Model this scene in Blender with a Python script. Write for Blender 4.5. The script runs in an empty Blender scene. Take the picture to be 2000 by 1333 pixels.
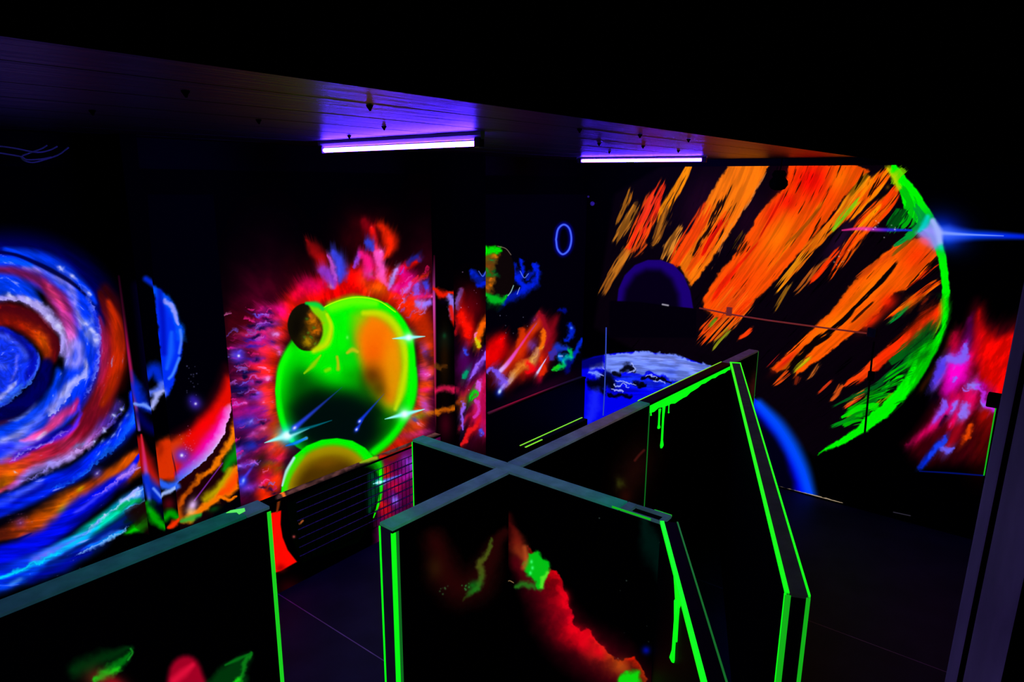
import bpy, bmesh, math, random
import numpy as np
from mathutils import Vector, Matrix

# ------------------------------------------------------------------ camera, world, exposure
SC = bpy.context.scene
S = 3.4                                   # eye height of the photographer in metres
F_PX = 1339.3
YAW, PITCH, ROLL = math.radians(38.114), math.radians(13.057), math.radians(0.442)


def cam_axes():
    cy, sy, cp, sp = math.cos(YAW), math.sin(YAW), math.cos(PITCH), math.sin(PITCH)
    f = np.array([cy * cp, sy * cp, -sp])
    r = np.array([sy, -cy, 0.0])
    u = np.cross(r, f)
    cr, sr = math.cos(ROLL), math.sin(ROLL)
    return cr * r + sr * u, -sr * r + cr * u, f


RGT, UPV, FWD = cam_axes()
EYE = np.array([0.0, 0.0, S])
cam_d = bpy.data.cameras.new('camera')
cam = bpy.data.objects.new('camera', cam_d)
SC.collection.objects.link(cam)
cam_d.sensor_width = 36.0
cam_d.lens = F_PX * 36.0 / 2000.0
cam_d.clip_start = 0.02
cam.matrix_world = Matrix(((RGT[0], UPV[0], -FWD[0], EYE[0]), (RGT[1], UPV[1], -FWD[1], EYE[1]),
                           (RGT[2], UPV[2], -FWD[2], EYE[2]), (0, 0, 0, 1)))
SC.camera = cam
wd = bpy.data.worlds.new('world')
SC.world = wd
wd.use_nodes = True
wd.node_tree.nodes['Background'].inputs[0].default_value = (0.02, 0.01, 0.06, 1)
wd.node_tree.nodes['Background'].inputs[1].default_value = 0.01
SC.view_settings.view_transform = 'Standard'
SC.view_settings.look = 'None'
SC.view_settings.gamma = 1.0
SC.view_settings.exposure = 0.0
SC.view_settings.use_curve_mapping = False
TUBE_COL, TUBE_STR = (0.06, 0.016, 1.0), 125.0      # the two blacklight tubes in view
lt = bpy.data.lights.new('unseen_fill_behind', 'AREA')          # unseen area light, added behind the viewpoint to brighten the timber post
lt.shape = 'RECTANGLE'
lt.size, lt.size_y = 1.4, 0.03
lt.energy = 40.0
lt.color = (0.34, 0.22, 1.0)
lo_ = bpy.data.objects.new('unseen_fill_behind', lt)
SC.collection.objects.link(lo_)
lo_.location = (-1.2, 0.4, 3.52)
lo_.rotation_euler = (0, 0, math.radians(90))
random.seed(4)
RNG = np.random.RandomState(7)


# ------------------------------------------------------------------ helpers: points
def ray(x, y):
    d = RGT * ((x - 1000.0) / F_PX) - UPV * ((y - 666.5) / F_PX) + FWD
    return d


def at(axis, val, x, y):
    """the point of the plane axis = val (metres) seen at a pixel of the 2000 x 1333 photograph"""
    d = ray(x, y)
    return EYE + d * ((val - EYE[axis]) / d[axis])


# ------------------------------------------------------------------ helpers: materials
def mat(name, col, rough=0.6, spec=0.3, emit=None, estr=1.0, var=0.25, scale=6.0, stretch=(1, 1, 1), bump=0.0):
    m = bpy.data.materials.new(name)
    m.use_nodes = True
    nt = m.node_tree
    b = nt.nodes['Principled BSDF']
    b.inputs['Roughness'].default_value = rough
    b.inputs['Specular IOR Level'].default_value = spec
    tc = nt.nodes.new('ShaderNodeTexCoord')
    mp = nt.nodes.new('ShaderNodeMapping')
    mp.inputs['Scale'].default_value = stretch
    nz = nt.nodes.new('ShaderNodeTexNoise')
    nz.inputs['Scale'].default_value = scale
    nz.inputs['Detail'].default_value = 6
    cr = nt.nodes.new('ShaderNodeValToRGB')
    lo = [max(0, c * (1 - var)) for c in col]
    hi = [c * (1 + var) for c in col]
    cr.color_ramp.elements[0].color = (*lo, 1)
    cr.color_ramp.elements[1].color = (*hi, 1)
    cr.color_ramp.elements[0].position = 0.3
    cr.color_ramp.elements[1].position = 0.7
    nt.links.new(tc.outputs['Object'], mp.inputs[0])
    nt.links.new(mp.outputs[0], nz.inputs['Vector'])
    nt.links.new(nz.outputs['Fac'], cr.inputs[0])
    nt.links.new(cr.outputs[0], b.inputs['Base Color'])
    if bump:
        bp = nt.nodes.new('ShaderNodeBump')
        bp.inputs['Strength'].default_value = bump
        bp.inputs['Distance'].default_value = 0.02
        nt.links.new(nz.outputs['Fac'], bp.inputs['Height'])
        nt.links.new(bp.outputs[0], b.inputs['Normal'])
    if emit is not None:
        b.inputs['Emission Color'].default_value = (*emit, 1)
        b.inputs['Emission Strength'].default_value = estr
    return m


def mural_mat(name, img, rough=0.45):
    m = bpy.data.materials.new(name)
    m.use_nodes = True
    nt = m.node_tree
    b = nt.nodes['Principled BSDF']
    b.inputs['Base Color'].default_value = (0.002, 0.002, 0.003, 1)
    b.inputs['Roughness'].default_value = rough
    b.inputs['Specular IOR Level'].default_value = 0.0
    t = nt.nodes.new('ShaderNodeTexImage')
    t.image = img
    t.extension = 'EXTEND'
    nt.links.new(t.outputs[0], b.inputs['Emission Color'])
    b.inputs['Emission Strength'].default_value = 1.0
    return m


def rail_mat(name, stops=((0, (.014, .045, .055)), (1, (.014, .045, .055))), base=0.16):
    """raw board edge: pale wood, weakly fluorescent, with mural light put into the glow, its hue
    changing along the board (generated X) with overspray and spilled light"""
    m = mat(name, (base, base, base * .97), 0.85, 0.02, var=.3, scale=14, bump=.2)
    nt = m.node_tree
    b = nt.nodes['Principled BSDF']
    tc = nt.nodes.new('ShaderNodeTexCoord')
    sp = nt.nodes.new('ShaderNodeSeparateXYZ')
    rp = nt.nodes.new('ShaderNodeValToRGB')
    el = rp.color_ramp.elements
    while len(el) < len(stops):
        el.new(.5)
    for e, (p, c) in zip(el, stops):
        e.position = p
        e.color = (*c, 1)
    nz = nt.nodes.new('ShaderNodeTexNoise')
    nz.inputs['Scale'].default_value = 9
    nz.inputs['Detail'].default_value = 5
    mr = nt.nodes.new('ShaderNodeMapRange')
    mr.inputs['From Min'].default_value = .3
    mr.inputs['From Max'].default_value = .7
    mr.inputs['To Min'].default_value = .7
    mr.inputs['To Max'].default_value = 1.25
    nt.links.new(tc.outputs['Generated'], sp.inputs[0])
    nt.links.new(sp.outputs['X'], rp.inputs[0])
    nt.links.new(tc.outputs['Object'], nz.inputs['Vector'])
    nt.links.new(nz.outputs['Fac'], mr.inputs['Value'])
    nt.links.new(rp.outputs[0], b.inputs['Emission Color'])
    nt.links.new(mr.outputs[0], b.inputs['Emission Strength'])
    return m


M = {}
M['black_paint'] = mat('black_paint', (0.002, 0.002, 0.003), 0.6, 0.03)
M['black_matt'] = mat('black_matt', (0.0012, 0.0012, 0.0015), 0.95, 0.0)
M['floor'] = mat('floor_coating', (0.036, 0.042, 0.056), 0.55, 0.10, scale=3, bump=0.1)
M['floor_joint'] = mat('floor_joint', (0.55, 0.45, 0.5), 0.8)
M['ceiling'] = mat('ceiling_board', (0.012, 0.010, 0.014), 0.36, 0.12, var=0.5, scale=3.0, stretch=(0.5, 5, 1), bump=0.45)
M['raw_wood'] = rail_mat('raw_board_edge')
M['rail_pink'] = rail_mat('pink_tinted_board_edge', [(0, (.016, .045, .055)), (.35, (.034, .05, .07)), (.6, (.05, .036, .05)), (.75, (.05, .04, .045)), (.86, (.03, .05, .04)), (1, (.0, .10, .045))])
M['rail_grey'] = rail_mat('grey_board_edge', [(0, (.006, .006, .005)), (1, (.005, .006, .005))], .04)
M['rail_dim'] = rail_mat('dim_board_edge', [(0, (.026, .014, .018)), (1, (.02, .016, .018))])
M['rail_near'] = rail_mat('near_board_edge', [(0, (.01, .12, .06)), (.12, (.012, .11, .055)), (.3, (.02, .055, .065)), (1, (.022, .055, .075))])
M['rail_left'] = rail_mat('left_board_edge', [(0, (.004, .014, .024)), (.5, (.003, .024, .034)), (.8, (.003, .05, .05)), (1, (.0, .07, .035))], .07)
M['rail_cross'] = rail_mat('crossing_board_edge', [(0, (.006, .10, .05)), (.2, (.01, .055, .045)), (.45, (.02, .055, .07)), (.8, (.016, .06, .07)), (1, (.0, .10, .06))])
M['timber'] = mat('painted_timber', (0.55, 0.5, 0.55), 0.6, 0.2, var=0.3, scale=8, stretch=(1, 1, 0.2))
M['timber_dim'] = mat('bare_board_end', (0.12, 0.11, 0.11), 0.8, 0.05)
M['green_soft'] = mat('fluorescent_green_slightly_shaded', (0.02, 0.25, 0.02), 0.5, emit=(0.01, 0.62, 0.012), estr=1.0)  # slightly darker copy of the green, weaker blacklight put into its glow
M['white_metal'] = mat('white_enamel', (0.75, 0.75, 0.78), 0.4, 0.4, var=0.05)
M['dark_plastic'] = mat('dark_plastic', (0.02, 0.02, 0.025), 0.4, 0.4)
M['cable'] = mat('pale_cable', (0.25, 0.28, 0.35), 0.5, emit=(0.02, 0.03, 0.10), estr=0.12)
M['green'] = mat('fluorescent_green', (0.02, 0.3, 0.02), 0.5, emit=(0.002, 0.95, 0.006), estr=1.0, var=0.1)
M['green_dim'] = mat('fluorescent_green_shaded', (0.02, 0.12, 0.02), 0.5, emit=(0.004, 0.13, 0.012), estr=1.0)  # shaded copy of the green, for edges turned away from the tubes
M['green_mid'] = mat('fluorescent_green_half_shaded', (0.02, 0.2, 0.02), 0.5, emit=(0.006, 0.42, 0.008), estr=1.0)  # half-shaded copy of the green, for edges the tubes reach less
M['lime'] = mat('fluorescent_lime', (0.1, 0.3, 0.02), 0.5, emit=(0.22, 0.75, 0.02), estr=1.0)
M['tube'] = mat('blacklight_tube', (0.5, 0.5, 0.6), 0.3, emit=TUBE_COL, estr=TUBE_STR)
M['pipe_orange'] = mat('orange_overpainted_pipe', (0.2, 0.05, 0.02), 0.5, emit=(0.13, 0.015, 0.012), estr=1.0, var=0.4)
M['pipe_blue'] = mat('blue_overpainted_pipe', (0.1, 0.1, 0.3), 0.5, emit=(0.03, 0.07, 0.5), estr=0.8, var=0.4)


# ------------------------------------------------------------------ helpers: meshes and things
COL = SC.collection


def obj(name, bm, mats, parent=None):
    me = bpy.data.meshes.new(name)
    bm.to_mesh(me)
    bm.free()
    if not isinstance(mats, (list, tuple)):
        mats = [mats]
    for m in mats:
        me.materials.append(m)
    o = bpy.data.objects.new(name, me)
    COL.objects.link(o)
    if parent is not None:
        o.parent = parent
    return o


def tag(o, label, cat, group=None):
    o['label'] = label
    o['category'] = cat
    if group:
        o['group'] = group
    return o


def struct(o):
    o['kind'] = 'structure'
    return o


def empty(name, loc, rotz=0.0, tilt=0.0):
    o = bpy.data.objects.new(name, None)
    COL.objects.link(o)
    o.location = loc
    o.rotation_euler = (tilt, 0, rotz)
    o.empty_display_size = 0.1
    return o


def add_box(bm, x0, x1, y0, y1, z0, z1, bev=0.0, mi=0):
    vs = [bm.verts.new(p) for p in ((x0, y0, z0), (x1, y0, z0), (x1, y1, z0), (x0, y1, z0),
                                    (x0, y0, z1), (x1, y0, z1), (x1, y1, z1), (x0, y1, z1))]
    fs = []
    for idx in ((3, 2, 1, 0), (4, 5, 6, 7), (0, 1, 5, 4), (1, 2, 6, 5), (2, 3, 7, 6), (3, 0, 4, 7)):
        f = bm.faces.new([vs[i] for i in idx])
        f.material_index = mi
        fs.append(f)
    if bev:
        es = list({e for f in fs for e in f.edges})
        bmesh.ops.bevel(bm, geom=es, offset=bev, segments=1, affect='EDGES')
    return fs


def box(name, m, parent, x0, x1, y0, y1, z0, z1, bev=0.0):
    bm = bmesh.new()
    add_box(bm, x0, x1, y0, y1, z0, z1, bev)
    return obj(name, bm, m, parent)


def add_tube(bm, pts, r, seg=8, cap=True):
    pts = [Vector(p) for p in pts]
    rings = []
    for i, p in enumerate(pts):
        a = pts[max(0, i - 1)]
        b = pts[min(len(pts) - 1, i + 1)]
        t = (b - a).normalized()
        up = Vector((0, 0, 1)) if abs(t.z) < 0.9 else Vector((1, 0, 0))
        u = t.cross(up).normalized()
        v = t.cross(u).normalized()
        rr = r[i] if isinstance(r, (list, tuple)) else r
        rings.append([bm.verts.new(p + u * math.cos(2 * math.pi * k / seg) * rr + v * math.sin(2 * math.pi * k / seg) * rr)
                      for k in range(seg)])
    for a, b in zip(rings[:-1], rings[1:]):
        for k in range(seg):
            f = bm.faces.new((a[k], a[(k + 1) % seg], b[(k + 1) % seg], b[k]))
            f.smooth = True
    if cap:
        bm.faces.new(rings[0][::-1])
        bm.faces.new(rings[-1])
    bmesh.ops.recalc_face_normals(bm, faces=bm.faces)


def plane_uv(bm, face, O, U, V, w, h):
    """UV of a painted face: metres along U and V from the corner O"""
    lay = bm.loops.layers.uv.verify()
    for lp in face.loops:
        d = np.array(lp.vert.co) - O
        lp[lay].uv = (float(d @ U) / w, float(d @ V) / h)


# ------------------------------------------------------------------ the mural painter
_T = [np.random.RandomState(100 + i).rand(256, 256).astype(np.float32) for i in range(6)]


def vnoise(x, y, seed=0):
    t = _T[seed % 6]
    x = x + 17.3 * (seed // 6)
    xi = np.floor(x)
    yi = np.floor(y)
    fx = (x - xi).astype(np.float32)
    fy = (y - yi).astype(np.float32)
    fx = fx * fx * (3 - 2 * fx)
    fy = fy * fy * (3 - 2 * fy)
    xi = xi.astype(np.int32)
    yi = yi.astype(np.int32)
    x0, x1, y0, y1 = xi & 255, (xi + 1) & 255, yi & 255, (yi + 1) & 255
    a = t[y0, x0] * (1 - fx) + t[y0, x1] * fx
    b = t[y1, x0] * (1 - fx) + t[y1, x1] * fx
    return a * (1 - fy) + b * fy


def fbm(x, y, oct=4, seed=0):
    s, a, n = 0, 1.0, 0
    for o in range(oct):
        s = s + a * vnoise(x * 2 ** o, y * 2 ** o, seed + o)
        n += a
        a *= 0.55
    return s / n


def sstep(a, b, x):
    t = np.clip((x - a) / (b - a), 0, 1)
    return t * t * (3 - 2 * t)


def spline(pts, n=5):
    p = np.array(pts, float)
    if len(p) < 3:
        return p
    q = np.vstack([2 * p[0] - p[1], p, 2 * p[-1] - p[-2]])
    out = []
    for i in range(1, len(q) - 2):
        a, b, c, d = q[i - 1:i + 3]
        for t in np.linspace(0, 1, n, endpoint=False):
            out.append(0.5 * (2 * b + (c - a) * t + (2 * a - 5 * b + 4 * c - d) * t * t + (3 * b - a - 3 * c + d) * t ** 3))
    out.append(p[-1])
    return np.array(out)


class Canvas:
    """a flat surface to be painted: corner O, unit vectors U, V, size w x h metres.
    Brush positions are read off the photograph and carried onto the surface by at-like rays, so
    the paint itself lies on the wall in wall metres."""

    def __init__(s, O, U, V, w, h, ppm):
        s.O, s.U, s.V, s.w, s.h = np.array(O, float), np.array(U, float), np.array(V, float), w, h
        s.nx, s.ny = int(w * ppm), int(h * ppm)
        s.N = np.cross(s.U, s.V)
        u = (np.arange(s.nx) + .5) / s.nx * w
        v = (np.arange(s.ny) + .5) / s.ny * h
        A = (s.O - EYE)
        g = []
        for ax in (RGT, UPV, FWD):
            g.append((A @ ax + u[None, :] * (s.U @ ax) + v[:, None] * (s.V @ ax)).astype(np.float32))
        z = np.maximum(g[2], 0.05)
        s.X = 1000 + F_PX * g[0] / z
        s.Y = 666.5 - F_PX * g[1] / z
        s.c = np.zeros((s.ny, s.nx, 3), np.float32)
        s.W = []
        for k, sc in enumerate((45.0, 16.0, 6.0)):
            s.W.append((fbm(s.X / sc, s.Y / sc, 3, 2 * k) - .5, fbm(s.X / sc + 31, s.Y / sc + 57, 3, 2 * k + 1) - .5))

    def uv(s, x, y):
        d = ray(x, y)
        t = ((s.O - EYE) @ s.N) / (d @ s.N)
        p = EYE + d * t - s.O
        return (p @ s.U) / s.w * s.nx, (p @ s.V) / s.h * s.ny

    def win(s, x0, y0, x1, y1):
        q = [s.uv(a, b) for a, b in ((x0, y0), (x1, y0), (x0, y1), (x1, y1))]
        us = [a for a, b in q]
        vs = [b for a, b in q]
        i0, i1 = int(np.clip(min(us) - 1, 0, s.nx)), int(np.clip(max(us) + 2, 0, s.nx))
        j0, j1 = int(np.clip(min(vs) - 1, 0, s.ny)), int(np.clip(max(vs) + 2, 0, s.ny))
        return j0, j1, i0, i1

    def grid(s, w, warp):
        j0, j1, i0, i1 = w
        X, Y = s.X[j0:j1, i0:i1], s.Y[j0:j1, i0:i1]
        for k, a in enumerate(warp or ()):
            if a:
                X = X + s.W[k][0][j0:j1, i0:i1] * (2 * a)
                Y = Y + s.W[k][1][j0:j1, i0:i1] * (2 * a)
        return X, Y

    def put(s, w, a, col, mode='over'):
        j0, j1, i0, i1 = w
        c = s.c[j0:j1, i0:i1]
        a = np.clip(a, 0, 1)[..., None].astype(np.float32)
        col = np.asarray(col, np.float32) / 255.0
        if mode == 'over':
            c += (col - c) * a
        elif mode == 'add':
            c += col * a * (1 - c * 0.6)
            np.clip(c, 0, 1, out=c)
        elif mode == 'mul':
            c *= (1 - a) + a * col

    def blob(s, x, y, rx, ry=None, ang=0, col=(255, 255, 255), a=1.0, mode='over', warp=None, p=1.0, cloud=0):
        ry = ry or rx
        m = 2.2 * max(rx, ry) + 2 * sum(warp or (0,))
        w = s.win(x - m, y - m, x + m, y + m)
        if w[0] >= w[1] or w[2] >= w[3]:
            return
        X, Y = s.grid(w, warp)
        t = math.radians(ang)
        dx, dy = X - x, Y - y
        e = ((dx * math.cos(t) + dy * math.sin(t)) / rx) ** 2 + ((-dx * math.sin(t) + dy * math.cos(t)) / ry) ** 2
        al = a * np.exp(-1.2 * e ** p)
        if cloud:
            al = al * (1 - cloud + cloud * sstep(.3, .65, fbm(X / 12, Y / 12, 3, 3)))
        s.put(w, al, col, mode)

    def field(s, pts, pad, warp, n=5):
        P = spline(pts, n)
        e = pad + 1.6 * sum(warp or (0,))
        W = s.win(P[:, 0].min() - e, P[:, 1].min() - e, P[:, 0].max() + e, P[:, 1].max() + e)
        j0, j1, i0, i1 = W
        if j0 >= j1 or i0 >= i1:
            return None
        X, Y = s.grid(W, warp)
        D = np.full(X.shape, 1e9, np.float32)
        T = np.zeros(X.shape, np.float32)
        SD = np.zeros(X.shape, np.float32)
        L = np.r_[0, np.cumsum(np.hypot(*np.diff(P, axis=0).T))]
        for k in range(len(P) - 1):
            a, b = P[k], P[k + 1]
            w = s.win(min(a[0], b[0]) - e, min(a[1], b[1]) - e, max(a[0], b[0]) + e, max(a[1], b[1]) + e)
            q0, q1, r0, r1 = max(w[0], j0) - j0, min(w[1], j1) - j0, max(w[2], i0) - i0, min(w[3], i1) - i0
            if q0 >= q1 or r0 >= r1:
                continue
            x, y = X[q0:q1, r0:r1] - a[0], Y[q0:q1, r0:r1] - a[1]
            dx, dy = b - a
            l2 = dx * dx + dy * dy + 1e-9
            t = np.clip((x * dx + y * dy) / l2, 0, 1)
            d = np.hypot(x - t * dx, y - t * dy)
            sd = (x * dy - y * dx) / math.sqrt(l2)
            m = d < D[q0:q1, r0:r1]
            D[q0:q1, r0:r1][m] = d[m]
            T[q0:q1, r0:r1][m] = ((L[k] + t * (L[k + 1] - L[k])) / L[-1])[m]
            SD[q0:q1, r0:r1][m] = sd[m]
        return W, D, T, SD, L[-1], X, Y

    @staticmethod
    def along(v, T):
        v = np.asarray(v, np.float32)
        if v.ndim == 0:
            return v
        xs = np.linspace(0, 1, len(v))
        if v.ndim == 1:
            return np.interp(T, xs, v).astype(np.float32)
        return np.stack([np.interp(T, xs, v[:, k]) for k in range(3)], -1).astype(np.float32)

    @classmethod
    def hue(s, v, T):
        v = np.asarray(v, np.float32)
        return v if v.ndim == 1 else s.along(v, T)

    def line(s, pts, w, col, a=1.0, soft=.6, warp=None, taper=(0, 0), mode='over', cloud=0, cs=14, n=5):
        """airbrush / brush stroke of half width w (a number or a list along the stroke)"""
        f = s.field(pts, np.max(w) * (1 + soft), warp, n)
        if f is None:
            return
        W, D, T, SD, L, X, Y = f
        ww = s.along(w, T)
        if taper[0]:
            ww = ww * (0.08 + .92 * sstep(0, taper[0], T))
        if taper[1]:
            ww = ww * (0.08 + .92 * sstep(0, taper[1], 1 - T))
        al = s.along(a, T) * (1 - sstep(1 - soft, 1 + soft * .8, D / np.maximum(ww, .2)))
        if cloud:
            al = al * (1 - cloud + cloud * sstep(.35, .62, fbm(X / cs, Y / cs, 3, 4)))
        s.put(W, al, s.hue(col, T), mode)

    def edge(s, pts, w, col, a=1.0, side=1, warp=None, hard=1.5, fall=1.5, mode='over', taper=(.1, .1), cloud=0):
        """cloud edge: crisp on the line, fading to one side over w"""
        f = s.field(pts, np.max(w) + 6, warp)
        if f is None:
            return
        W, D, T, SD, L, X, Y = f
        d = SD * side
        ww = s.along(w, T)
        if taper[0]:
            ww = ww * (.1 + .9 * sstep(0, taper[0], T))
        if taper[1]:
            ww = ww * (.1 + .9 * sstep(0, taper[1], 1 - T))
        al = s.along(a, T) * np.clip(1 - D / np.maximum(ww, .5), 0, 1) ** fall
        al = al * sstep(-hard, hard * .4, d)
        if cloud:
            al = al * (1 - cloud + cloud * sstep(.35, .62, fbm(X / 11, Y / 11, 3, 1)))
        s.put(W, al, s.hue(col, T), mode)

    def brush(s, pts, w, col, a=1.0, rag=.45, dry=.35, warp=None, seed=0, taper=(.12, .2), grain=38.0, fine=2.6, col2=None):
        """dry brush: ragged streaked stroke"""
        f = s.field(pts, np.max(w) * 1.5 + 3, warp)
        if f is None:
            return
        W, D, T, SD, L, X, Y = f
        ww = s.along(w, T)
        tp = np.ones_like(T)
        if taper[0]:
            tp = tp * sstep(-.02, taper[0], T)
        if taper[1]:
            tp = tp * sstep(-.02, taper[1], 1 - T)
        al_ = T * L
        side = np.where(SD > 0, 0., 50.)
        n1 = fbm(al_ / grain, SD / 9. + side, 3, seed) - .5
        n2 = fbm(al_ / (grain * 1.3) + 9, SD / fine, 3, seed + 2)
        h = D / np.maximum(ww * (1 + 2 * rag * n1), .3)
        al = 1 - sstep(.82, 1.08, h)
        thr = .22 + dry * (.18 + .5 * (1 - tp) + .28 * np.clip(h, 0, 1) ** 3)
        al = al * sstep(thr, thr + .12, n2) * sstep(0.0, .12, tp)
        c = s.hue(col, T)
        if col2 is not None:
            k = sstep(.42, .6, fbm(al_ / (grain * 1.5), SD / (fine * 2.2), 3, seed + 3))[..., None]
            c = c * (1 - k) + np.asarray(s.hue(col2, T)) * k
        s.put(W, a * al, c)

    def poly(s, pts, col, a=1.0, soft=2.0, warp=None, n=1, cloud=0, cs=14, mode='over'):
        P = np.array(pts, float)
        if n > 1:
            P = spline(list(pts) + [pts[0]], n)[:-1]
        e = soft * 2 + 1.6 * sum(warp or (0,))
        W = s.win(P[:, 0].min() - e, P[:, 1].min() - e, P[:, 0].max() + e, P[:, 1].max() + e)
        if W[0] >= W[1] or W[2] >= W[3]:
            return
        X, Y = s.grid(W, warp)
        ins = np.zeros(X.shape, bool)
        D = np.full(X.shape, 1e9, np.float32)
        for k in range(len(P)):
            ax, ay = P[k]
            bx, by = P[(k + 1) % len(P)]
            if by != ay:
                cr = ((ay > Y) != (by > Y)) & (X < (bx - ax) * (Y - ay) / (by - ay) + ax)
                ins ^= cr
            x, y = X - ax, Y - ay
            dx, dy = bx - ax, by - ay
            t = np.clip((x * dx + y * dy) / (dx * dx + dy * dy + 1e-9), 0, 1)
            np.minimum(D, np.hypot(x - t * dx, y - t * dy), out=D)
        sd = np.where(ins, D, -D)
        al = a * sstep(-soft, soft, sd)
        if cloud:
            al = al * (1 - cloud + cloud * sstep(.35, .62, fbm(X / cs, Y / cs, 3, 4)))
        s.put(W, al, col, mode)

    def specks(s, x, y, rx, ry, n, col=(200, 190, 255), r=1.2, seed=0, a=.8):
        rg = np.random.RandomState(seed + 50)
        for k in range(n):
            s.blob(x + rg.randn() * rx, y + rg.randn() * ry, r * (.6 + .8 * rg.rand()), col=col, a=a * (.4 + .6 * rg.rand()))

    def star(s, x, y, r, col=(90, 60, 255), core=(240, 240, 255), a=.8):
        s.blob(x, y, r, col=col, a=a)
        s.blob(x, y, r * .22, col=core, a=1)

    def flare(s, x, y, r, l, ang, col=(0, 255, 255)):
        t = math.radians(ang)
        c, n = math.cos(t), math.sin(t)
        s.blob(x, y, r, col=col, a=.9)
        s.line([(x - c * l, y - n * l), (x + c * l, y + n * l)], [.6, r * .35, .6], (150, 255, 255), 1, .9, mode='over')
        s.blob(x, y, r * .5, col=(235, 255, 255), a=1)

    def comet(s, x0, y0, x1, y1, r, col=(60, 90, 255)):
        s.line([(x0, y0), (x1, y1)], [.5, r], col, [.3, .95], .9)
        s.blob(x1, y1, r * 1.9, r * 1.2, math.degrees(math.atan2(y1 - y0, x1 - x0)), col, .7)
        s.blob(x1, y1, r * .9, r * .6, math.degrees(math.atan2(y1 - y0, x1 - x0)), (220, 225, 255), 1)

    def smear(s, box, field, L, rag=.7, k=7, one=True, mix=.85, fine=5.0, seed=0):
        """drag the wet paint along a direction field, unevenly, like an airbrush flick"""
        W = s.win(*box)
        j0, j1, i0, i1 = W
        if j0 >= j1 or i0 >= i1:
            return
        X, Y = s.X[j0:j1, i0:i1], s.Y[j0:j1, i0:i1]
        vx, vy = field(X, Y)
        n = np.hypot(vx, vy) + 1e-6
        vx, vy = vx / n, vy / n
        mx, my = (box[0] + box[2]) / 2, (box[1] + box[3]) / 2
        u0, v0 = s.uv(mx, my)
        ux, vxx = s.uv(mx + 1, my)
        uy, vyy = s.uv(mx, my + 1)
        a, b, c_, d_ = ux - u0, uy - u0, vxx - v0, vyy - v0
        q = -X * vy + Y * vx
        p = X * vx + Y * vy
        ln = L * (1 - rag + 2 * rag * fbm(p / (fine * 6), q / fine, 3, seed))
        du, dv = (a * vx + b * vy) * ln, (c_ * vx + d_ * vy) * ln
        src = s.c.copy()
        jj, ii = np.mgrid[j0:j1, i0:i1]
        acc = 0
        ts = np.linspace(0 if one else -1, 1, k)
        for t in ts:
            acc = acc + src[np.clip(np.rint(jj - dv * t), 0, s.ny - 1).astype(int), np.clip(np.rint(ii - du * t), 0, s.nx - 1).astype(int)]
        fx = np.minimum(np.minimum(X - box[0], box[2] - X), np.minimum(Y - box[1], box[3] - Y))
        m = (mix * np.clip(fx / 14, 0, 1))[..., None]
        s.c[j0:j1, i0:i1] = src[j0:j1, i0:i1] * (1 - m) + acc / k * m

    def grain(s, box, pq, lo=.6, hi=1.25, a=(50., 5.), seed=0, tint=None, thr=.6, feather=14):
        """streaky pigment: pq(X, Y) gives the coordinates along and across the brush"""
        W = s.win(*box)
        j0, j1, i0, i1 = W
        if j0 >= j1 or i0 >= i1:
            return
        X, Y = s.X[j0:j1, i0:i1], s.Y[j0:j1, i0:i1]
        p, q = pq(X, Y)
        n = fbm(p / a[0], q / a[1], 4, seed)
        fx = np.minimum(np.minimum(X - box[0], box[2] - X), np.minimum(Y - box[1], box[3] - Y))
        m = np.clip(fx / feather, 0, 1)
        g = lo + (hi - lo) * sstep(.28, .72, n)
        c = s.c[j0:j1, i0:i1]
        c *= (1 + (g - 1) * m)[..., None]
        if tint is not None:
            w = sstep(thr, thr + .12, n) * m * sstep(.45, .85, c.max(-1))
            c += (np.asarray(tint, np.float32) / 255 - c) * (.75 * w)[..., None]
        np.clip(c, 0, 1, out=c)

    def crack(s, box, pq, a, seed, dep):
        """thin dark gaps of a dry brush inside the stripes, clustered in patches"""
        W = s.win(*box)
        j0, j1, i0, i1 = W
        X, Y = s.X[j0:j1, i0:i1], s.Y[j0:j1, i0:i1]
        p, q = pq(X, Y)
        n = fbm(p / a[0], q / a[1], 4, seed)
        patch = sstep(.45, .75, fbm(X / 60, Y / 60, 2, seed + 1))
        k = (1 - sstep(dep - .03 + .10 * patch, dep + .05 + .12 * patch, n))[..., None]
        c = s.c[j0:j1, i0:i1]
        c *= 1 - .85 * k

    def image(s, name):
        im = bpy.data.images.new(name, s.nx, s.ny, alpha=False)
        px = np.ones((s.ny, s.nx, 4), np.float32)
        px[..., :3] = np.clip(s.c, 0, 1)
        im.pixels.foreach_set(px.ravel())
        im.pack()
        return im


# ------------------------------------------------------------------ the room in metres
YL, XB = 1.412 * S, 2.2517 * S            # left wall, back wall
CEIL = 1.078 * S
PIL_Y = 1.332 * S                         # front of the two pilasters
PIL1 = (0.5645 * S, 0.5935 * S)           # left pilaster along the wall
PIL2 = (1.4250 * S, 1.5670 * S)
COV_Y = 1.388 * S                         # front of the radiator cover
COV_Z = 0.2485 * S
TOPZ = 0.5 * S                            # top of the partitions
X1, Y1, Z1 = np.eye(3)

BLUE, DBLUE, PALE, NAVY = (0, 55, 255), (0, 10, 215), (165, 165, 255), (0, 0, 80)
RED, ORNG, PINK, MAG = (255, 12, 0), (255, 105, 0), (255, 70, 180), (255, 0, 190)
GRN, VIO, CYAN, BLK = (0, 250, 0), (110, 60, 255), (0, 190, 255), (0, 0, 4)


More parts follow.
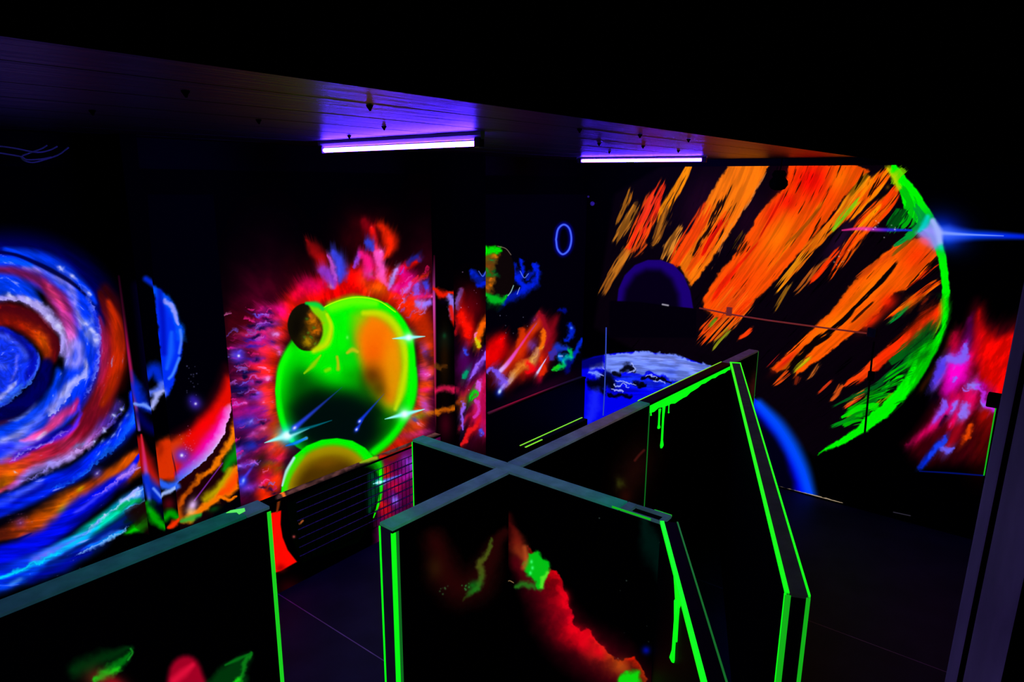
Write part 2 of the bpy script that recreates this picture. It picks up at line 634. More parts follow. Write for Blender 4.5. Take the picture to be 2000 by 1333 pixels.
def paint_galaxy(c):
    w1, w2, w3 = (6, 0, 0), (3, 4, 0), (0, 5, 2)
    # left half of the spiral, outside the frame
    for pts, w, col in (([(-20, 496), (-140, 520), (-250, 600), (-310, 730), (-280, 870), (-180, 960), (-40, 1010)], 24, (0, 35, 240)),
                        ([(-20, 525), (-120, 550), (-205, 620), (-245, 720), (-220, 830), (-130, 905), (-30, 935)], 26, (140, 25, 45)),
                        ([(-20, 565), (-100, 590), (-165, 650), (-190, 730), (-160, 810), (-90, 860), (-20, 875)], 30, (0, 60, 250)),
                        ([(-20, 620), (-70, 635), (-110, 680), (-120, 740), (-95, 790), (-50, 815), (0, 815)], 22, (155, 25, 0)),
                        ([(-40, 1060), (-150, 1040), (-280, 960), (-370, 820)], 22, (215, 75, 0)),
                        ([(-40, 1110), (-170, 1090), (-310, 1010), (-420, 860)], 22, (0, 20, 235)),
                        ([(-40, 1140), (-180, 1130), (-340, 1050), (-460, 920)], 14, (0, 120, 230))):
        c.line(pts, w, col, .95, .7, w1)
    c.poly([(10, 640), (-40, 640), (-85, 690), (-90, 750), (-50, 795), (10, 800)], (15, 45, 240), 1, 8, w3)
    # outer halo and outer blue ring
    c.line([(-60, 500), (20, 492), (90, 505), (150, 540), (185, 585), (200, 640)], 34, (0, 0, 120), .8, 1)
    c.line([(10, 487), (75, 504), (120, 525), (150, 549), (176, 574), (186, 592)], [5, 11, 14, 12, 9, 4], (0, 60, 255), .95, .9)
    c.line([(115, 523), (140, 541), (152, 553)], [3, 5, 3], (140, 150, 255), .95, .9, w3)
    c.line([(158, 560), (172, 574)], 4, (110, 130, 255), .9, .9)
    # the wide bright arm
    arm = [(-60, 520), (0, 522), (60, 530), (110, 552), (145, 592), (164, 640), (168, 690), (158, 740), (130, 785), (85, 825),
           (30, 858), (-40, 880)]
    c.line(arm, [24, 26, 27, 30, 33, 36, 36, 33, 30, 30, 32, 34], (0, 50, 250), 1, .25, w1)
    c.line([(186, 610), (195, 650), (196, 690), (188, 735), (168, 775), (140, 808)], [5, 9, 11, 12, 10, 4], (0, 25, 225), .9, .9)
    c.line([(45, 522), (95, 533), (128, 552), (142, 585), (152, 612), (158, 640)], [4, 7, 10, 10, 8, 5], (150, 140, 255), .9, .9, w2, cloud=.5)
    c.line([(0, 507), (30, 511), (60, 518)], 6, (0, 80, 255), .9, .9)
    # dark crack line
    c.line([(-20, 492), (15, 495), (45, 503), (95, 526), (138, 551), (168, 577)], [3, 3, 4, 5, 4, 2], (0, 0, 70), .95, .5)
    # maroon to pink inside the arm
    c.line([(-40, 524), (0, 528), (45, 534), (85, 551), (105, 572)], [7, 10, 11, 14, 12], (125, 18, 75), .9, .9, w1)
    c.line([(88, 555), (108, 580), (124, 605), (134, 635), (137, 665), (134, 690)], [8, 15, 17, 16, 14, 10],
           [(140, 20, 70), (200, 45, 120), (225, 60, 165), (190, 50, 140), (255, 120, 225), (200, 150, 250)], .95, .9, w2)
    c.line([(95, 560), (112, 583), (126, 603)], 5, (235, 60, 130), .8, 1)
    c.line([(105, 562), (122, 580), (136, 606)], 6, (110, 15, 70), .7, 1)
    # blue bay and its frothy white edge
    c.line([(-40, 558), (10, 560), (50, 570), (75, 592)], [18, 20, 17, 8], (0, 60, 255), .95, .7)
    c.line([(-40, 580), (5, 581), (40, 583), (65, 592), (85, 610), (104, 630), (117, 648), (124, 668), (120, 690)], [5, 7, 7, 8, 10, 12, 11, 9, 7],
           (165, 150, 255), 1, .7, (0, 6, 3), cloud=.35)
    for x, y, r in ((20, 578, 6), (55, 587, 7), (78, 600, 7), (95, 622, 8), (115, 637, 9), (118, 650, 6)):
        c.blob(x, y, r, r * .7, 40, (215, 210, 255), .9, warp=(0, 3, 2))
    for x, y, r in ((168, 632, 10), (180, 648, 9), (188, 662, 9), (178, 625, 6), (160, 628, 6), (172, 655, 12), (186, 672, 6)):
        c.blob(x, y, r, r * .8, 60, (150, 160, 255), .85, warp=(0, 5, 3))
    c.line([(136, 690), (150, 672), (158, 690), (150, 712), (138, 708)], 10, (165, 150, 255), .8, 1, w2)
    # lower half of the arm, pale streaks
    c.line([(166, 705), (170, 722), (160, 735), (140, 752), (122, 772), (100, 795)], [4, 6, 6, 9, 12, 10], (175, 175, 255), .95, .9, w2, cloud=.4)
    c.line([(112, 772), (95, 795), (70, 815), (50, 838), (15, 862), (-20, 872)], [6, 13, 13, 13, 14, 12], (135, 135, 255), .9, .9, w2, cloud=.45)
    c.line([(70, 815), (52, 833), (30, 850), (5, 862)], 6, (190, 185, 255), .8, 1, w2)
    c.line([(115, 730), (102, 765), (75, 800), (35, 832), (-20, 850)], [8, 12, 13, 13, 12], (0, 60, 255), .9, .9, w1)
    c.line([(68, 788), (40, 815), (15, 822)], [4, 5, 3], (120, 150, 255), .8, 1, w3)
    # red band within the core gap
    c.line([(-40, 617), (0, 615), (40, 622), (75, 645), (97, 672), (102, 700)], [22, 24, 25, 24, 21, 10], (110, 8, 14), 1, .5)
    c.line([(-40, 618), (0, 618), (40, 628), (70, 648), (86, 668), (92, 694)], [11, 12, 13, 14, 15, 9],
           [(160, 22, 0), (165, 25, 0), (160, 22, 0), (175, 35, 0), (225, 75, 0), (150, 40, 0)], 1, .9)
    c.blob(86, 665, 10, 12, 0, (235, 85, 0), .8)
    # navy gap between core and arm
    c.line([(92, 712), (84, 742), (58, 778), (20, 803), (-40, 818)], [12, 17, 18, 18, 18], (0, 0, 85), 1, .5)
    # blue core
    c.poly([(-60, 640), (0, 640), (32, 652), (58, 672), (76, 700), (76, 715), (62, 740), (34, 768), (0, 795), (-60, 810)], (15, 50, 245), 1, 4, w3, 4)
    c.line([(-40, 646), (0, 648), (30, 660), (54, 680), (66, 705), (56, 735)], 9, (0, 0, 150), .75, .9)
    c.line([(0, 655), (24, 664), (42, 680), (48, 698)], 6, (70, 95, 255), .8, 1, w3, cloud=.4)
    c.line([(-5, 715), (10, 718)], 6, (90, 110, 255), .7, 1)
    c.line([(34, 695), (30, 725), (20, 745)], 3, (110, 110, 255), .7, 1, w3)
    c.line([(34, 744), (18, 762), (-10, 785)], [4, 5, 4], (165, 170, 255), .95, .9, w3, (.2, 0))
    c.line([(42, 752), (20, 773), (-5, 790)], 3, (60, 120, 255), .8, .9, w3)
    c.line([(74, 690), (77, 704), (72, 722), (58, 742)], 2, (60, 90, 255), .8, 1)
    # crimson arm
    cr = [(198, 575), (214, 615), (219, 660), (217, 705), (210, 750), (192, 795), (165, 835), (125, 868), (70, 893), (0, 918), (-50, 935)]
    c.line([(205, 565), (224, 600), (232, 650), (233, 700), (226, 750)], [10, 16, 20, 20, 16], (70, 4, 0), .8, 1)
    c.line(cr, [6, 14, 20, 22, 25, 27, 25, 22, 22, 22, 22],
           [(60, 5, 10), (90, 8, 25), (140, 12, 30), (165, 18, 20), (140, 15, 30), (125, 8, 35), (140, 12, 40), (180, 25, 60), (215, 50, 40), (225, 80, 10), (200, 70, 0)],
           1, .5, w1)
    c.line([(212, 590), (226, 630), (231, 680), (228, 720), (216, 760), (200, 790)], [5, 11, 14, 14, 11, 6], (190, 38, 0), .95, .9)
    c.line([(195, 620), (203, 660), (205, 705), (196, 745)], [3, 8, 9, 5], (180, 25, 85), .8, 1)
    c.line([(150, 830), (128, 853), (95, 868), (50, 886), (20, 905)], [4, 6, 4, 4, 3], (250, 25, 125), .9, 1)
    c.line([(155, 862), (120, 868), (140, 880)], 9, (185, 40, 95), .6, 1)
    # pink brush and violet curl
    c.line([(152, 782), (140, 800), (118, 815), (92, 840), (60, 858), (42, 862)], [5, 10, 11, 9, 8, 4],
           [(160, 25, 110), (200, 40, 140), (255, 70, 175), (255, 65, 150), (255, 80, 170), (220, 110, 220)], 1, .8, w2)
    c.line([(155, 793), (155, 812), (138, 838), (112, 855), (80, 863), (30, 892)], [3, 5, 7, 6, 6, 8], (85, 35, 250), .95, .9, w2)
    c.line([(135, 832), (108, 850), (75, 872), (35, 890)], [4, 5, 6, 5], (0, 0, 190), .8, .9, w2)
    c.line([(88, 846), (74, 858)], 4, (230, 200, 255), .9, 1)
    c.line([(60, 866), (25, 880), (0, 900)], 7, (140, 120, 255), .7, 1, w2, cloud=.5)
    c.line([(20, 872), (-20, 884)], 9, (20, 30, 240), .8, 1)
    c.line([(0, 905), (30, 898), (55, 888)], 4, (180, 60, 255), .6, 1)
    # orange knot lower left
    c.line([(52, 905), (28, 925), (0, 948), (-30, 960)], [9, 14, 13, 12], [(225, 60, 30), (245, 100, 0), (235, 120, 0), (240, 110, 0)], .95, .8, w2, cloud=.3)
    c.line([(58, 912), (38, 935), (10, 955), (-20, 965)], 4, (230, 60, 120), .8, 1, w2)
    # outer blue arm with froth
    c.line([(262, 770), (262, 805), (240, 850), (205, 888), (155, 925), (95, 955), (30, 985), (-50, 1010)], [7, 17, 22, 23, 25, 25, 26, 26], (0, 35, 250), 1, .4, w1)
    c.line([(232, 790), (205, 825), (180, 852), (150, 880), (110, 903), (70, 918), (20, 955)], [8, 10, 8, 9, 10, 9, 6],
           [(70, 50, 190), (80, 40, 180), (190, 110, 220), (180, 150, 255), (150, 140, 255), (150, 130, 255), (190, 90, 220)], .9, .9, w2, cloud=.3)
    c.line([(262, 795), (260, 820), (240, 850), (215, 876), (190, 893)], [5, 8, 8, 8, 5], (0, 90, 255), .8, .9, w2, cloud=.5)
    for x, y, r in ((238, 800, 6), (222, 813, 6), (250, 812, 6), (205, 842, 6), (222, 848, 5), (200, 862, 4), (184, 864, 5), (212, 865, 4), (150, 872, 6),
                    (160, 868, 5), (265, 785, 6), (235, 830, 5)):
        c.blob(x, y, r, r * .6, -40, (130, 165, 255), .85, warp=(0, 4, 3))
    c.blob(228, 828, 16, 5, -50, (0, 0, 90), .8)
    c.line([(80, 945), (40, 965), (0, 985)], 6, (90, 110, 255), .7, 1, w2, cloud=.5)
    c.line([(150, 910), (100, 940), (60, 965), (0, 1000)], 6, (0, 0, 160), .6, 1, w2, cloud=.5)
    # black gap
    c.line([(285, 835), (258, 870), (215, 905), (165, 945), (105, 978), (40, 1008), (-40, 1040)], [16, 20, 17, 15, 13, 13, 14], (2, 0, 8), .95, .6, w1)
    # second orange arm
    c.line([(300, 875), (270, 900), (232, 928), (190, 950), (150, 975), (105, 1005), (60, 1030), (0, 1050), (-40, 1060)],
           [14, 22, 20, 19, 24, 25, 22, 16, 12], [(190, 30, 0), (225, 70, 0), (215, 75, 0), (205, 65, 5), (240, 100, 0), (230, 95, 0), (215, 70, 0), (120, 30, 10), (90, 30, 0)],
           1, .6, w1, cloud=.3)
    c.line([(262, 890), (228, 918), (205, 945)], 8, (240, 95, 0), .8, 1, w2)
    c.line([(240, 930), (205, 955), (165, 990), (110, 1030), (70, 1050)], 7, (180, 25, 60), .7, 1, w2)
    c.blob(122, 996, 10, 8, -30, (190, 210, 0), .95, warp=(0, 3, 2))
    c.blob(128, 985, 16, 8, -35, (255, 140, 0), .7)
    c.blob(157, 956, 9, 5, -35, (200, 170, 0), .9)
    c.line([(178, 972), (168, 982), (155, 993)], 5, (110, 190, 20), .9, 1, w3)
    c.star(190, 925, 10, (90, 70, 220))
    c.star(40, 1022, 11, (120, 40, 120), (220, 150, 255))
    c.specks(45, 1015, 22, 8, 26, (200, 110, 160), 1.1, 1)
    c.specks(215, 790, 22, 60, 26, (230, 140, 150), 1.0, 2)
    c.line([(62, 1042), (35, 1055), (-10, 1068)], [1, 5, 10], (2, 0, 2), .95, .7)
    # third blue arm
    c.line([(275, 890), (262, 912), (238, 935), (190, 968), (145, 1005), (95, 1045), (40, 1075), (-40, 1105)], [3, 10, 19, 21, 21, 21, 19, 18], (0, 10, 235), 1, .6, w1)
    c.line([(262, 912), (250, 925), (235, 935)], 6, (160, 110, 250), .9, .9, w2)
    c.line([(230, 945), (195, 968), (150, 1000)], 4, (70, 70, 250), .7, 1, w2)
    c.line([(245, 945), (205, 975), (165, 1005), (140, 1025)], 7, (0, 0, 120), .6, 1, w2, cloud=.4)
    # cyan green arm
    c.line([(296, 925), (288, 955), (262, 972), (225, 1000), (188, 1028), (150, 1055), (95, 1085), (40, 1110), (-40, 1140)],
           [6, 13, 15, 14, 13, 13, 16, 18, 18], [(60, 110, 255), (40, 120, 255), (0, 140, 190), (0, 190, 140), (0, 170, 230), (20, 110, 255), (10, 60, 255), (0, 40, 255), (0, 40, 255)], 1, .6, w1)
    c.line([(272, 975), (245, 985), (225, 1005)], [5, 8, 7], (0, 190, 90), .9, .9, w2)
    c.line([(230, 1002), (205, 1018), (185, 1032)], [5, 8, 5], (0, 255, 205), .95, .9, w2)
    c.line([(270, 955), (248, 975), (238, 980)], 4, (170, 190, 255), .95, .8, (0, 5, 3))
    c.line([(285, 975), (265, 990), (250, 997)], 4, (90, 190, 255), .9, .8, (0, 5, 3))
    c.line([(195, 1018), (165, 1048), (120, 1075), (70, 1095)], [3, 7, 10, 10], (105, 110, 255), .9, .9, w2, cloud=.4)
    c.line([(190, 1030), (160, 1055), (110, 1085), (60, 1110), (0, 1128), (-30, 1135)], [4, 5, 5, 5, 4, 4], (0, 205, 255), .9, .8, w2)
    c.line([(250, 1030), (215, 1048), (175, 1072), (150, 1085)], [3, 6, 7, 3], (90, 160, 255), .9, .8, w2, (.3, .3))
    c.line([(240, 1038), (205, 1055), (170, 1072)], 3, (0, 200, 240), .9, .9, w2)
    c.line([(255, 1010), (215, 1040), (150, 1085), (90, 1115), (20, 1140), (-30, 1155)], [8, 14, 16, 16, 12, 12], (0, 50, 245), .6, 1, w1)
    c.line([(170, 1080), (110, 1115), (60, 1135)], 8, (0, 0, 180), .6, 1, w1)
    c.line([(85, 1108), (40, 1135), (0, 1150), (-30, 1160)], [6, 8, 6, 6], (0, 70, 255), .8, .9, w2, cloud=.4)
    c.line([(40, 1132), (22, 1142)], 4, (60, 140, 255), .9, 1)
    c.line([(300, 985), (290, 1015), (268, 1030), (245, 1040)], [4, 12, 9, 3], (0, 195, 0), .95, .9, w2)
    c.line([(296, 985), (280, 990), (262, 1010), (245, 1020)], [10, 11, 10, 4], (0, 30, 15), .8, 1)
    c.specks(120, 1060, 90, 50, 24, (170, 180, 255), 1.0, 5)
    tang = lambda X, Y: (-(Y - 705) * 1.1, (X + 10) * .95)
    c.smear((-460, 470, 262, 1180), tang, 7, .9, 6, False, .6, 4.0, 1)

    def pol(X, Y):
        dx, dy = (X + 10) * .95, (Y - 705)
        return np.arctan2(dy, dx) * 190, np.hypot(dx, dy) + 8 * np.sin(np.arctan2(dy, dx) * 5)
    c.grain((-460, 470, 300, 1180), pol, .80, 1.10, (36., 7.), 2, (150, 160, 255), .72)
    wj = (0, 7, 4)
    c.edge([(-30, 586), (0, 586), (40, 588), (68, 600), (92, 622), (110, 645), (122, 668), (118, 690)], [9, 11, 13, 14, 15, 16, 14, 8], (185, 172, 255), .95, 1, wj, 1.5, .8, cloud=.35)
    c.edge([(-40, 600), (0, 600), (50, 606), (85, 628), (106, 655), (116, 680), (110, 705)], [30, 30, 30, 28, 22, 18, 8], (70, 2, 14), .9, -1, wj, 1.5, .5)
    c.edge([(150, 548), (178, 585), (192, 625), (197, 665), (195, 705), (183, 745), (165, 778)], [5, 9, 13, 17, 14, 9, 5], (115, 130, 255), .85, -1, wj, 1.5, .9, cloud=.7)
    c.edge([(170, 712), (166, 735), (148, 755), (136, 775), (118, 797), (95, 820)], [8, 12, 14, 14, 14, 8], (185, 185, 255), .9, -1, wj, 1.5, .9, cloud=.5)
    c.edge([(270, 780), (263, 822), (243, 857), (215, 887), (185, 910), (150, 936), (100, 960)], [7, 12, 12, 12, 10, 8, 5], (20, 110, 255), .85, -1, wj, 1.5, .9, cloud=.5)
    c.edge([(290, 950), (265, 965), (245, 976), (225, 992), (205, 1009), (185, 1026), (160, 1046)], [7, 8, 7, 6, 6, 7, 5], (175, 210, 255), .95, 1, wj, 1.3, .9, cloud=.5)
    c.edge([(272, 906), (250, 924), (232, 936), (205, 956), (180, 975)], [5, 9, 8, 5, 3], (190, 140, 255), .9, 1, wj, 1.3, .9, cloud=.3)
    c.edge([(245, 790), (215, 826), (190, 850), (165, 872), (140, 886), (110, 904), (80, 922), (40, 945)], [7, 9, 10, 12, 12, 10, 8, 6], [(90, 80, 255), (90, 80, 255), (170, 110, 240), (215, 160, 255), (200, 170, 255), (170, 150, 255), (150, 140, 255), (140, 130, 255)], .9, 1, wj, 1.3, .9, cloud=.45)
    c.edge([(76, 700), (68, 735), (42, 765), (10, 792), (-20, 808)], [4, 6, 8, 8, 6], (60, 120, 255), .9, -1, wj, 1.3, .9, cloud=.4)
    c.edge([(120, 1080), (75, 1100), (30, 1120), (-20, 1135)], [6, 8, 7, 5], (0, 225, 255), .9, -1, wj, 1.3, 1)
    c.edge([(250, 1030), (212, 1050), (175, 1074), (148, 1088)], [4, 7, 8, 3], (130, 190, 255), .9, 1, wj, 1.3, 1)
    c.edge([(135, 840), (100, 864), (62, 880), (20, 903)], [4, 7, 8, 6], (190, 170, 255), .8, -1, wj, 1.3, 1, cloud=.5)
    for x, y, r in ((170, 632, 7), (182, 648, 7), (189, 664, 6), (120, 525, 6), (141, 542, 6), (172, 572, 5), (205, 842, 5), (222, 813, 5), (238, 800, 5), (184, 864, 4), (20, 576, 6), (56, 585, 6), (96, 622, 7), (116, 640, 7),
                    (190, 655, 5), (205, 1010, 4), (250, 974, 4), (262, 968, 4), (30, 925, 4)):
        c.blob(x, y, r, r * .7, 40, (205, 205, 255), .85, warp=(0, 5, 3))


def paint_flame(c):
    """the wall between the left pilaster and the board joint"""
    w2, w3 = (3, 4, 0), (0, 5, 2)
    c.poly([(288, 380), (303, 600), (312, 780), (334, 1000), (350, 1120), (700, 1120), (700, 380)], BLK, 1, 1)
    # blue crescent
    c.poly([(262, 535), (280, 545), (300, 556), (318, 572), (336, 594), (350, 622), (358, 655), (356, 690), (344, 735), (328, 770), (318, 785), (310, 800),
            (312, 740), (311, 690), (306, 640), (304, 600), (300, 572), (280, 560)], (0, 45, 245), 1, 3.5, w3)
    c.line([(300, 565), (325, 590), (345, 625), (355, 660)], 8, (0, 90, 255), .8, .9, w3)
    c.line([(322, 588), (336, 602), (345, 622), (349, 632)], [3, 5, 6, 3], (150, 155, 255), .95, .8, (0, 5, 2))
    c.line([(352, 645), (354, 665), (350, 690)], 3, (90, 140, 255), .8, .9)
    c.line([(335, 650), (333, 690), (326, 720)], [4, 7, 4], (20, 100, 255), .8, 1)
    c.line([(350, 700), (338, 730), (330, 740)], 3, (80, 150, 255), .8, .9)
    c.line([(312, 570), (318, 630), (320, 690)], 6, (0, 0, 170), .6, 1)
    c.blob(320, 770, 6, 10, 20, (120, 150, 255), .8)
    # red bank
    c.poly([(440, 715), (425, 755), (405, 790), (378, 825), (345, 845), (305, 870), (300, 960), (360, 960), (420, 900), (462, 840), (458, 720)], (60, 0, 8), .9, 16)
    c.poly([(442, 735), (432, 765), (412, 800), (385, 828), (350, 858), (310, 885), (305, 935), (330, 938), (360, 930), (400, 905), (435, 860), (462, 800), (456, 735)],
           (235, 12, 0), .97, 12, (4, 3, 0))
    c.blob(400, 830, 40, 14, -50, (255, 0, 0), .8)
    c.poly([(302, 872), (335, 856), (362, 850), (352, 876), (334, 936), (303, 942)], (222, 52, 0), .95, 9, (4, 5, 0))
    c.blob(318, 880, 10, 18, 10, (140, 22, 0), .6, warp=w2)
    c.line([(330, 870), (340, 905), (346, 940)], 1.2, (40, 2, 0), .8, .8)
    c.blob(362, 892, 20, 18, 0, (130, 10, 80), .9)
    c.blob(395, 870, 34, 14, -62, (235, 0, 90), .75)
    c.line([(440, 805), (430, 840), (408, 875), (380, 905), (352, 930)], [9, 15, 15, 13, 10], [(255, 0, 140), (255, 0, 200), (250, 0, 190), (190, 30, 200), (110, 50, 230)], .95, .9, w2)
    c.edge([(450, 800), (445, 830), (428, 868), (408, 893), (388, 912), (366, 930), (345, 948), (322, 960)], [15, 20, 20, 20, 18, 17, 16, 14],
           [(240, 150, 250), (250, 160, 255), (240, 190, 255), (200, 190, 255), (170, 170, 255), (120, 140, 255), (60, 110, 255), (60, 120, 255)], 1, -1, (0, 4, 2), 1.5, .8, taper=(0, .05))
    c.edge([(450, 800), (445, 830), (428, 868), (408, 893), (388, 912), (366, 930), (345, 948), (322, 960)], [90] * 8, (30, 0, 4), 1, 1, (0, 4, 2), 1.2, .3, taper=(0, 0))
    c.star(355, 890, 16, (95, 60, 240))
    c.star(382, 789, 13, (70, 40, 200))
    c.blob(376, 780, 10, 10, 0, (50, 30, 190), .6)
    c.specks(372, 868, 8, 18, 26, (230, 120, 190), 1.0, 11)
    c.specks(378, 745, 9, 25, 16, (120, 120, 190), 1.1, 12)
    # orange cloud streaks below the white edge
    c.line([(470, 800), (455, 850), (440, 880), (424, 905), (412, 922), (395, 930), (372, 955), (352, 985)], [10, 8, 7, 6, 6, 5, 6, 4], [(200, 70, 0), (255, 120, 0), (255, 130, 0), (255, 125, 0), (250, 120, 0), (230, 110, 0), (200, 80, 0), (150, 60, 0)], .97, .7, (0, 6, 2), cloud=.2)
    c.line([(468, 870), (452, 898), (438, 918)], [10, 12, 6], (0, 150, 10), .9, 1, w2)
    c.poly([(466, 905), (452, 915), (432, 945), (405, 975), (370, 1000), (355, 1018), (372, 1022), (400, 1000), (435, 975), (466, 955)], (250, 120, 0), .97, 5, (0, 6, 2))
    c.line([(450, 918), (428, 950), (400, 975)], [5, 8, 8], (200, 180, 0), .85, 1, w2)
    c.line([(468, 925), (455, 945), (430, 968)], [6, 9, 6], (255, 60, 0), .8, 1, w2)
    c.line([(360, 970), (350, 990), (356, 1015)], [5, 9, 6], (220, 90, 0), .8, 1, w2)
    c.line([(435, 905), (380, 978)], [1, 1.6], (120, 40, 170), .9, .8)
    c.blob(376, 988, 9, 14, 25, (230, 190, 255), .95)
    c.blob(372, 1000, 10, 8, 0, (255, 200, 120), .7)
    c.line([(392, 1008), (374, 1013), (355, 1018)], [4, 6, 3], (20, 180, 60), .8, 1, w2)
    c.line([(462, 970), (445, 975), (425, 972)], [2, 4, 2], (255, 120, 0), .95, .7, (0, 5, 2))
    c.blob(418, 995, 12, 6, -20, (0, 90, 15), .6)
    c.line([(325, 1005), (335, 1010), (340, 1002)], [6, 10, 4], (0, 150, 0), .9, 1)
    c.line([(330, 1030), (340, 1022), (350, 1015)], [4, 7, 3], (255, 50, 0), .95, .8, w2)
    c.line([(322, 948), (345, 950), (332, 962)], 6, (50, 110, 255), .9, .9, w2)
    c.blob(335, 985, 14, 14, 0, (75, 5, 15), .9)


def paint_pilaster_left(c, face):
    w2 = (0, 4, 1)
    if face == 'return':
        c.line([(232, 540), (241, 610), (251, 690), (265, 790), (272, 840)], [2, 3, 3.5, 4, 3], [(30, 0, 20), (60, 5, 30), (175, 15, 80), (150, 30, 100), (120, 80, 190)], .95, .9)
        c.line([(268, 560), (285, 700), (292, 800)], 10, (2, 0, 25), .9, 1)
        c.line([(258, 730), (268, 765), (278, 790), (292, 800)], [5, 11, 11, 6], (0, 40, 225), [.3, .9, .95, .9], 1, w2)
        c.line([(262, 790), (280, 792), (293, 800)], [4, 5, 3], (120, 160, 255), .9, .9, w2)
        c.line([(270, 810), (285, 830), (300, 840)], 10, (0, 0, 95), .8, 1)
        c.line([(272, 860), (280, 900), (305, 945)], [8, 18, 10], [(150, 10, 10), (190, 12, 12), (200, 30, 10)], .95, .9)
        c.line([(276, 850), (285, 920), (290, 960), (294, 1000)], [2, 4, 5, 3], [(220, 30, 40), (210, 40, 120), (110, 110, 255), (60, 100, 200)], .95, .9)
        c.line([(285, 935), (298, 955), (312, 975)], [10, 15, 10], (0, 40, 210), .95, .9, w2)
        c.line([(300, 955), (315, 972)], 3, (110, 150, 255), .9, 1)
        c.line([(292, 985), (300, 1010), (322, 1030)], [8, 11, 6], (0, 170, 0), .95, .9, w2)
        c.line([(295, 985), (310, 995), (325, 1010)], 7, (0, 0, 30), .7, 1)
    else:
        c.line([(285, 545), (300, 556), (312, 568)], 6, (0, 40, 225), .9, .9)
        c.line([(288, 735), (303, 722), (315, 745)], [8, 14, 8], (0, 45, 230), .9, .9, w2)
        c.line([(292, 770), (305, 765), (318, 752)], 8, (90, 120, 255), .9, .9, (0, 6, 2))
        c.line([(294, 795), (306, 775), (316, 765)], 6, (170, 180, 255), .95, .9, (0, 6, 2))
        c.poly([(300, 872), (322, 858), (345, 848), (352, 938), (305, 942)], (225, 48, 0), .97, 8, (4, 5, 0))
        c.blob(312, 880, 8, 16, 0, (130, 18, 0), .6, warp=w2)
        c.line([(312, 945), (325, 950), (345, 945)], 8, (40, 100, 255), .95, .8, w2)
        c.line([(315, 970), (330, 960), (345, 950)], 4, (160, 190, 255), .95, .8, w2)
        c.blob(330, 985, 12, 14, 0, (85, 5, 15), .9)
        c.line([(322, 1012), (335, 1005), (350, 1015)], [7, 9, 5], (0, 160, 0), .95, .9, w2)
        c.line([(330, 1030), (342, 1022), (350, 1015)], [4, 7, 3], (255, 50, 0), .95, .8, w2)


